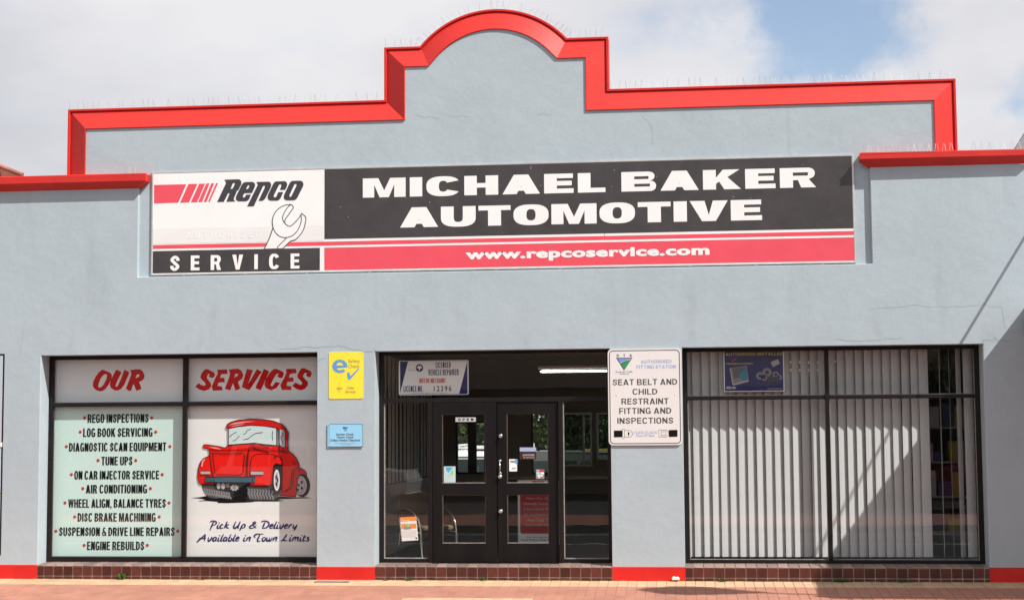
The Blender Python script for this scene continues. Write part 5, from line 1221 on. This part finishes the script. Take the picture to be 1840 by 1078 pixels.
lathe_y('knob', -8.875, 1.12, [(.03, 0), (.03, .01), (.02, .03), (.01, .035)], mat('brass', (.45, .36, .18), .4, metal=.8), G, -.012)
N2 = thing('neighbour_awning_shop', 'grey neighbour with street awning past the right edge, its gable tip showing over the coping', 'building', (7, 0, 0))
MB().box(4.33, 12, .02, 8, -.1, 4.3).build('wall', ROOFG, N2)
gx, gz_ = P(1812, 288, 2.0); gx2, gz2 = P(1842, 240, 2.0); k_ = (gz2 - gz_) / (gx2 - gx)
MB().prism([(gx, gz_), (gx + 1.4, gz_ + 1.4 * k_), (gx + 1.4 + 3, gz_ + 1.4 * k_), (gx + 5, gz_)], 2.0, 2.2).build('gable', ROOFG, N2)
MB().box(4.185, 12, -2.62, -.005, 3.19, 3.33).build('awning', ROOFG, N2); MB().box(4.185, 12, -2.66, -2.625, 3.10, 3.40).build('awning_fascia', WHITEP, N2)
MB().box(4.165, 4.18, -.12, -.005, 2.95, 3.15).build('awning_bracket', IRON, N2)
for x_ in (6.5, 9.5): MB().tube([(x_, -2.4, -.18), (x_, -2.4, 3.19)], .045, 10).build('awning_post', WHITEP, N2, smooth=True)

# ------------------------------------------------------------------ cables whose shadows cross the front
CB = thing('service_cable', 'black service cable from the wall bracket out to the street pole, beyond the right edge', 'cable', (4.66, 0, 4.9))
MB().tube([tuple(p) for p in catmull([(4.50, .0, 4.66), (4.88, -1, 4.72), (5.30, -2.1, 4.85), (6.9, -6, 5.5)], 5)], .017, 8).build('sheath', CABLE, CB, smooth=True)
SP = thing('street_pole', 'grey steel street pole standing at the kerb beyond the right edge', 'pole', (6.9, -6, -.3))

LA = thing('street_lamp', 'street lamp on a long arm over the footpath, beyond the right edge', 'street lamp', (11.2, -5.05, -.3))
MB().tube([(11.2, -5.05, -.32), (11.2, -5.05, 7.45)], [.1, .07], 14).build('post', IRON, LA, smooth=True)
MB().tube([tuple(p) for p in catmull([(11.2, -5.05, 7.3), (9.6, -4.85, 7.5), (7.0, -4.38, 7.46), (6.4, -4.26, 7.45)], 5)], .03, 8).build('arm', IRON, LA, smooth=True)
mb = MB(); seg = 14
for i, (u, w_, h_) in enumerate(((-.72, .02, .02), (-.6, .14, .05), (-.35, .28, .08), (0, .30, .09), (.35, .20, .07), (.7, .08, .05), (.85, .04, .04))):
    for j in range(seg): t_ = 2 * math.pi * j / seg; mb.v.append((6.0 + u * .98 + .16 * w_ * math.cos(t_), -4.22 - u * .12 + w_ * math.cos(t_), 7.46 + h_ * math.sin(t_)))
for i in range(6):
    for j in range(seg): a = i * seg + j; b = i * seg + (j + 1) % seg; mb.f.append((a, b, b + seg, a + seg))
mb.f.append(tuple(range(seg))[::-1]); mb.f.append(tuple(6 * seg + j for j in range(seg)))
mb.build('lamp_head', ALU, LA, smooth=True)
# ------------------------------------------------------------------ bird spikes
def spikes(label, pts, gap=.034, h=.105, y0=.14, yb=.12, seed=2):
    rnd = random.Random(seed); m = MB()
    L_ = 0
    for i in range(len(pts) - 1):
        a, b = Vector(pts[i]), Vector(pts[i + 1]); d = b - a; l = d.length; n = Vector((-d.y, d.x)).normalized()
        if n.y < 0: n = -n
        k = max(1, int(l / gap))
        for j in range(k):
            p = a + d * ((j + .5) / k); tl = rnd.uniform(-.012, .012) + (.018 if j % 2 else -.018) ; hh = h * rnd.uniform(.88, 1.06)
            q = p + n * hh + d.normalized() * tl
            m.tube([(p.x, y0, p.y), (q.x, y0 + rnd.uniform(-.03, .04), q.y)], .0021, 3, False)
    o = m.build('bird_spikes', SPIKE, None); o['label'] = label; o['category'] = 'bird spikes'; o['group'] = 'bird spikes along the red copings'; return o
spikes('wire bird spikes along the long left parapet coping', [(-8.07, 6.167), (-3.83, 6.167)])
spikes('wire bird spikes on the short step left of the arch', [(-3.80, 6.862), (-3.34, 6.862)])
spikes('wire bird spikes fanned over the curved arch coping', arc)
spikes('wire bird spikes on the short step right of the arch', [(-1.38, 6.906), (-.89, 6.906)])
spikes('wire bird spikes along the long right parapet coping', [(-.87, 6.221), (3.45, 6.221)])
spikes('wire bird spikes on the low right pier coping', [(2.27, 5.268), (4.3, 5.268)], y0=-.07, gap=.045)
spikes('few wire bird spikes at the end of the low left pier coping', [(-7.22, 5.245), (-6.95, 5.245)], y0=-.05, gap=.03)

# ------------------------------------------------------------------ small things at the foot of the wall
def weed(label, px, py, w, h, n, seed, m_=WEEDM, y=-.02, cat='weed'):
    rnd = random.Random(seed); x, z = P(px, py, y); mb = MB()
    for i in range(n):
        a = Vector((x + rnd.uniform(-w, w) * .6, y + rnd.uniform(-.02, .01), .0)); t2 = a + Vector((rnd.uniform(-w, w) * .6, rnd.uniform(-.04, .0), h * rnd.uniform(.3, 1)))
        s_ = Vector((rnd.uniform(-1, 1), rnd.uniform(-1, 1), 0)).normalized() * rnd.uniform(.006, .013); mid = (a + t2) / 2
        mb.face([a, mid + s_, t2, mid - s_])
    o = mb.build('weed', m_, None); o['label'] = label; o['category'] = cat; return o
weed('green weed in the tile joint below the services list', 220, 1041, .05, .09, 60, 1)
weed('low green weed patch at the plinth under the blinds, by the shadow edge', 1512, 1040, .12, .05, 110, 2)
weed('small green weed below the left door', 868, 1041, .03, .06, 25, 3)
weed('tiny grey green weed under the left side glass', 736, 1041, .05, .04, 30, 4)
weed('small weed by the plinth just right of the white sign pier', 1298, 1041, .06, .04, 40, 5)
weed('thin weed fringe at the plinth near its right end', 1622, 1041, .12, .022, 50, 6)
weed('brown dry leaf litter under the left side glass', 695, 1041, .06, .03, 30, 7, DRYM, cat='leaf litter')
weed('brown dry leaves at the foot of the left plinth, right half', 360, 1043, .12, .015, 30, 8, DRYM, cat='leaf litter')
GR = thing('drain_grate', 'flat grey drain cover in the cream pavers at the foot of the yellow sign pier', 'drain cover', (-4.4, -.16, 0))
x0, _ = P(566, 1046, -.15); x1, _ = P(627, 1046, -.15)
mb = MB()
mb.box(x0, x1, -.2, -.10, -.012, -.004); mb.build('cover', IRON, GR)
m = MB()
for i in range(12): a = x0 + .015 + i * (x1 - x0 - .03) / 12; m.box(a, a + .02, -.19, -.11, -.004, .0)
m.build('bars', CONC, GR)
mb = MB(); x, z = P(1214, 1041.5, -.03)
ring = [(x - .05, z), (x + .045, z), (x + .052, z + .018), (x + .03, z + .042), (x + .004, z + .036), (x - .03, z + .046), (x - .044, z + .03)]
mb.prism(ring, -.05, -.012); o = mb.build('crumpled_paper', PAPER, None); bev(o, .006); o['label'] = 'crumpled white paper scrap on the pavers against the red base'; o['category'] = 'litter'
# pole parts and the far side of the street
MB().tube([(6.9, -6, -.32), (6.9, -6, 7.5)], .09, 14).build('shaft', IRON, SP, smooth=True); MB().box(6.75, 7.05, -6.05, -5.95, 5.3, 5.36).build('cross_arm', IRON, SP)
FS = thing('opposite_shops', 'long low cream and brick shop row across the street, behind the viewer', 'building', (0, -27, 0))
MB().box(-26, 24, -33, -27, -.2, 4.6).build('wall', mat('far_render', (.33, .27, .21), .8, var=.1, vscale=1), FS)
MB().box(-26, 24, -27, -24.2, 3.0, 3.15).build('awning', ROOFG, FS)
for i in range(10): MB().box(-24 + i * 5, -21 + i * 5, -26.98, -26.9, .5, 2.6).build('window', CARGL, FS)
tree('street tree across the road, left of the three', (-10.5, -22.6, -.1), 5.5, 2.2, 2400, 11); tree('street tree across the road, middle of the three', (7.5, -22.6, -.1), 5.2, 2.0, 2400, 12); tree('street tree across the road, right of the three', (16, -22.6, -.1), 5.4, 2.0, 2400, 13)
car('white car parked across the street behind the viewer, left', (-9.0, -18.0, -.15), R(0), WHITEC); car('maroon car parked across the street behind the viewer, right', (8.4, -18.0, -.15), R(180), REDCAR)
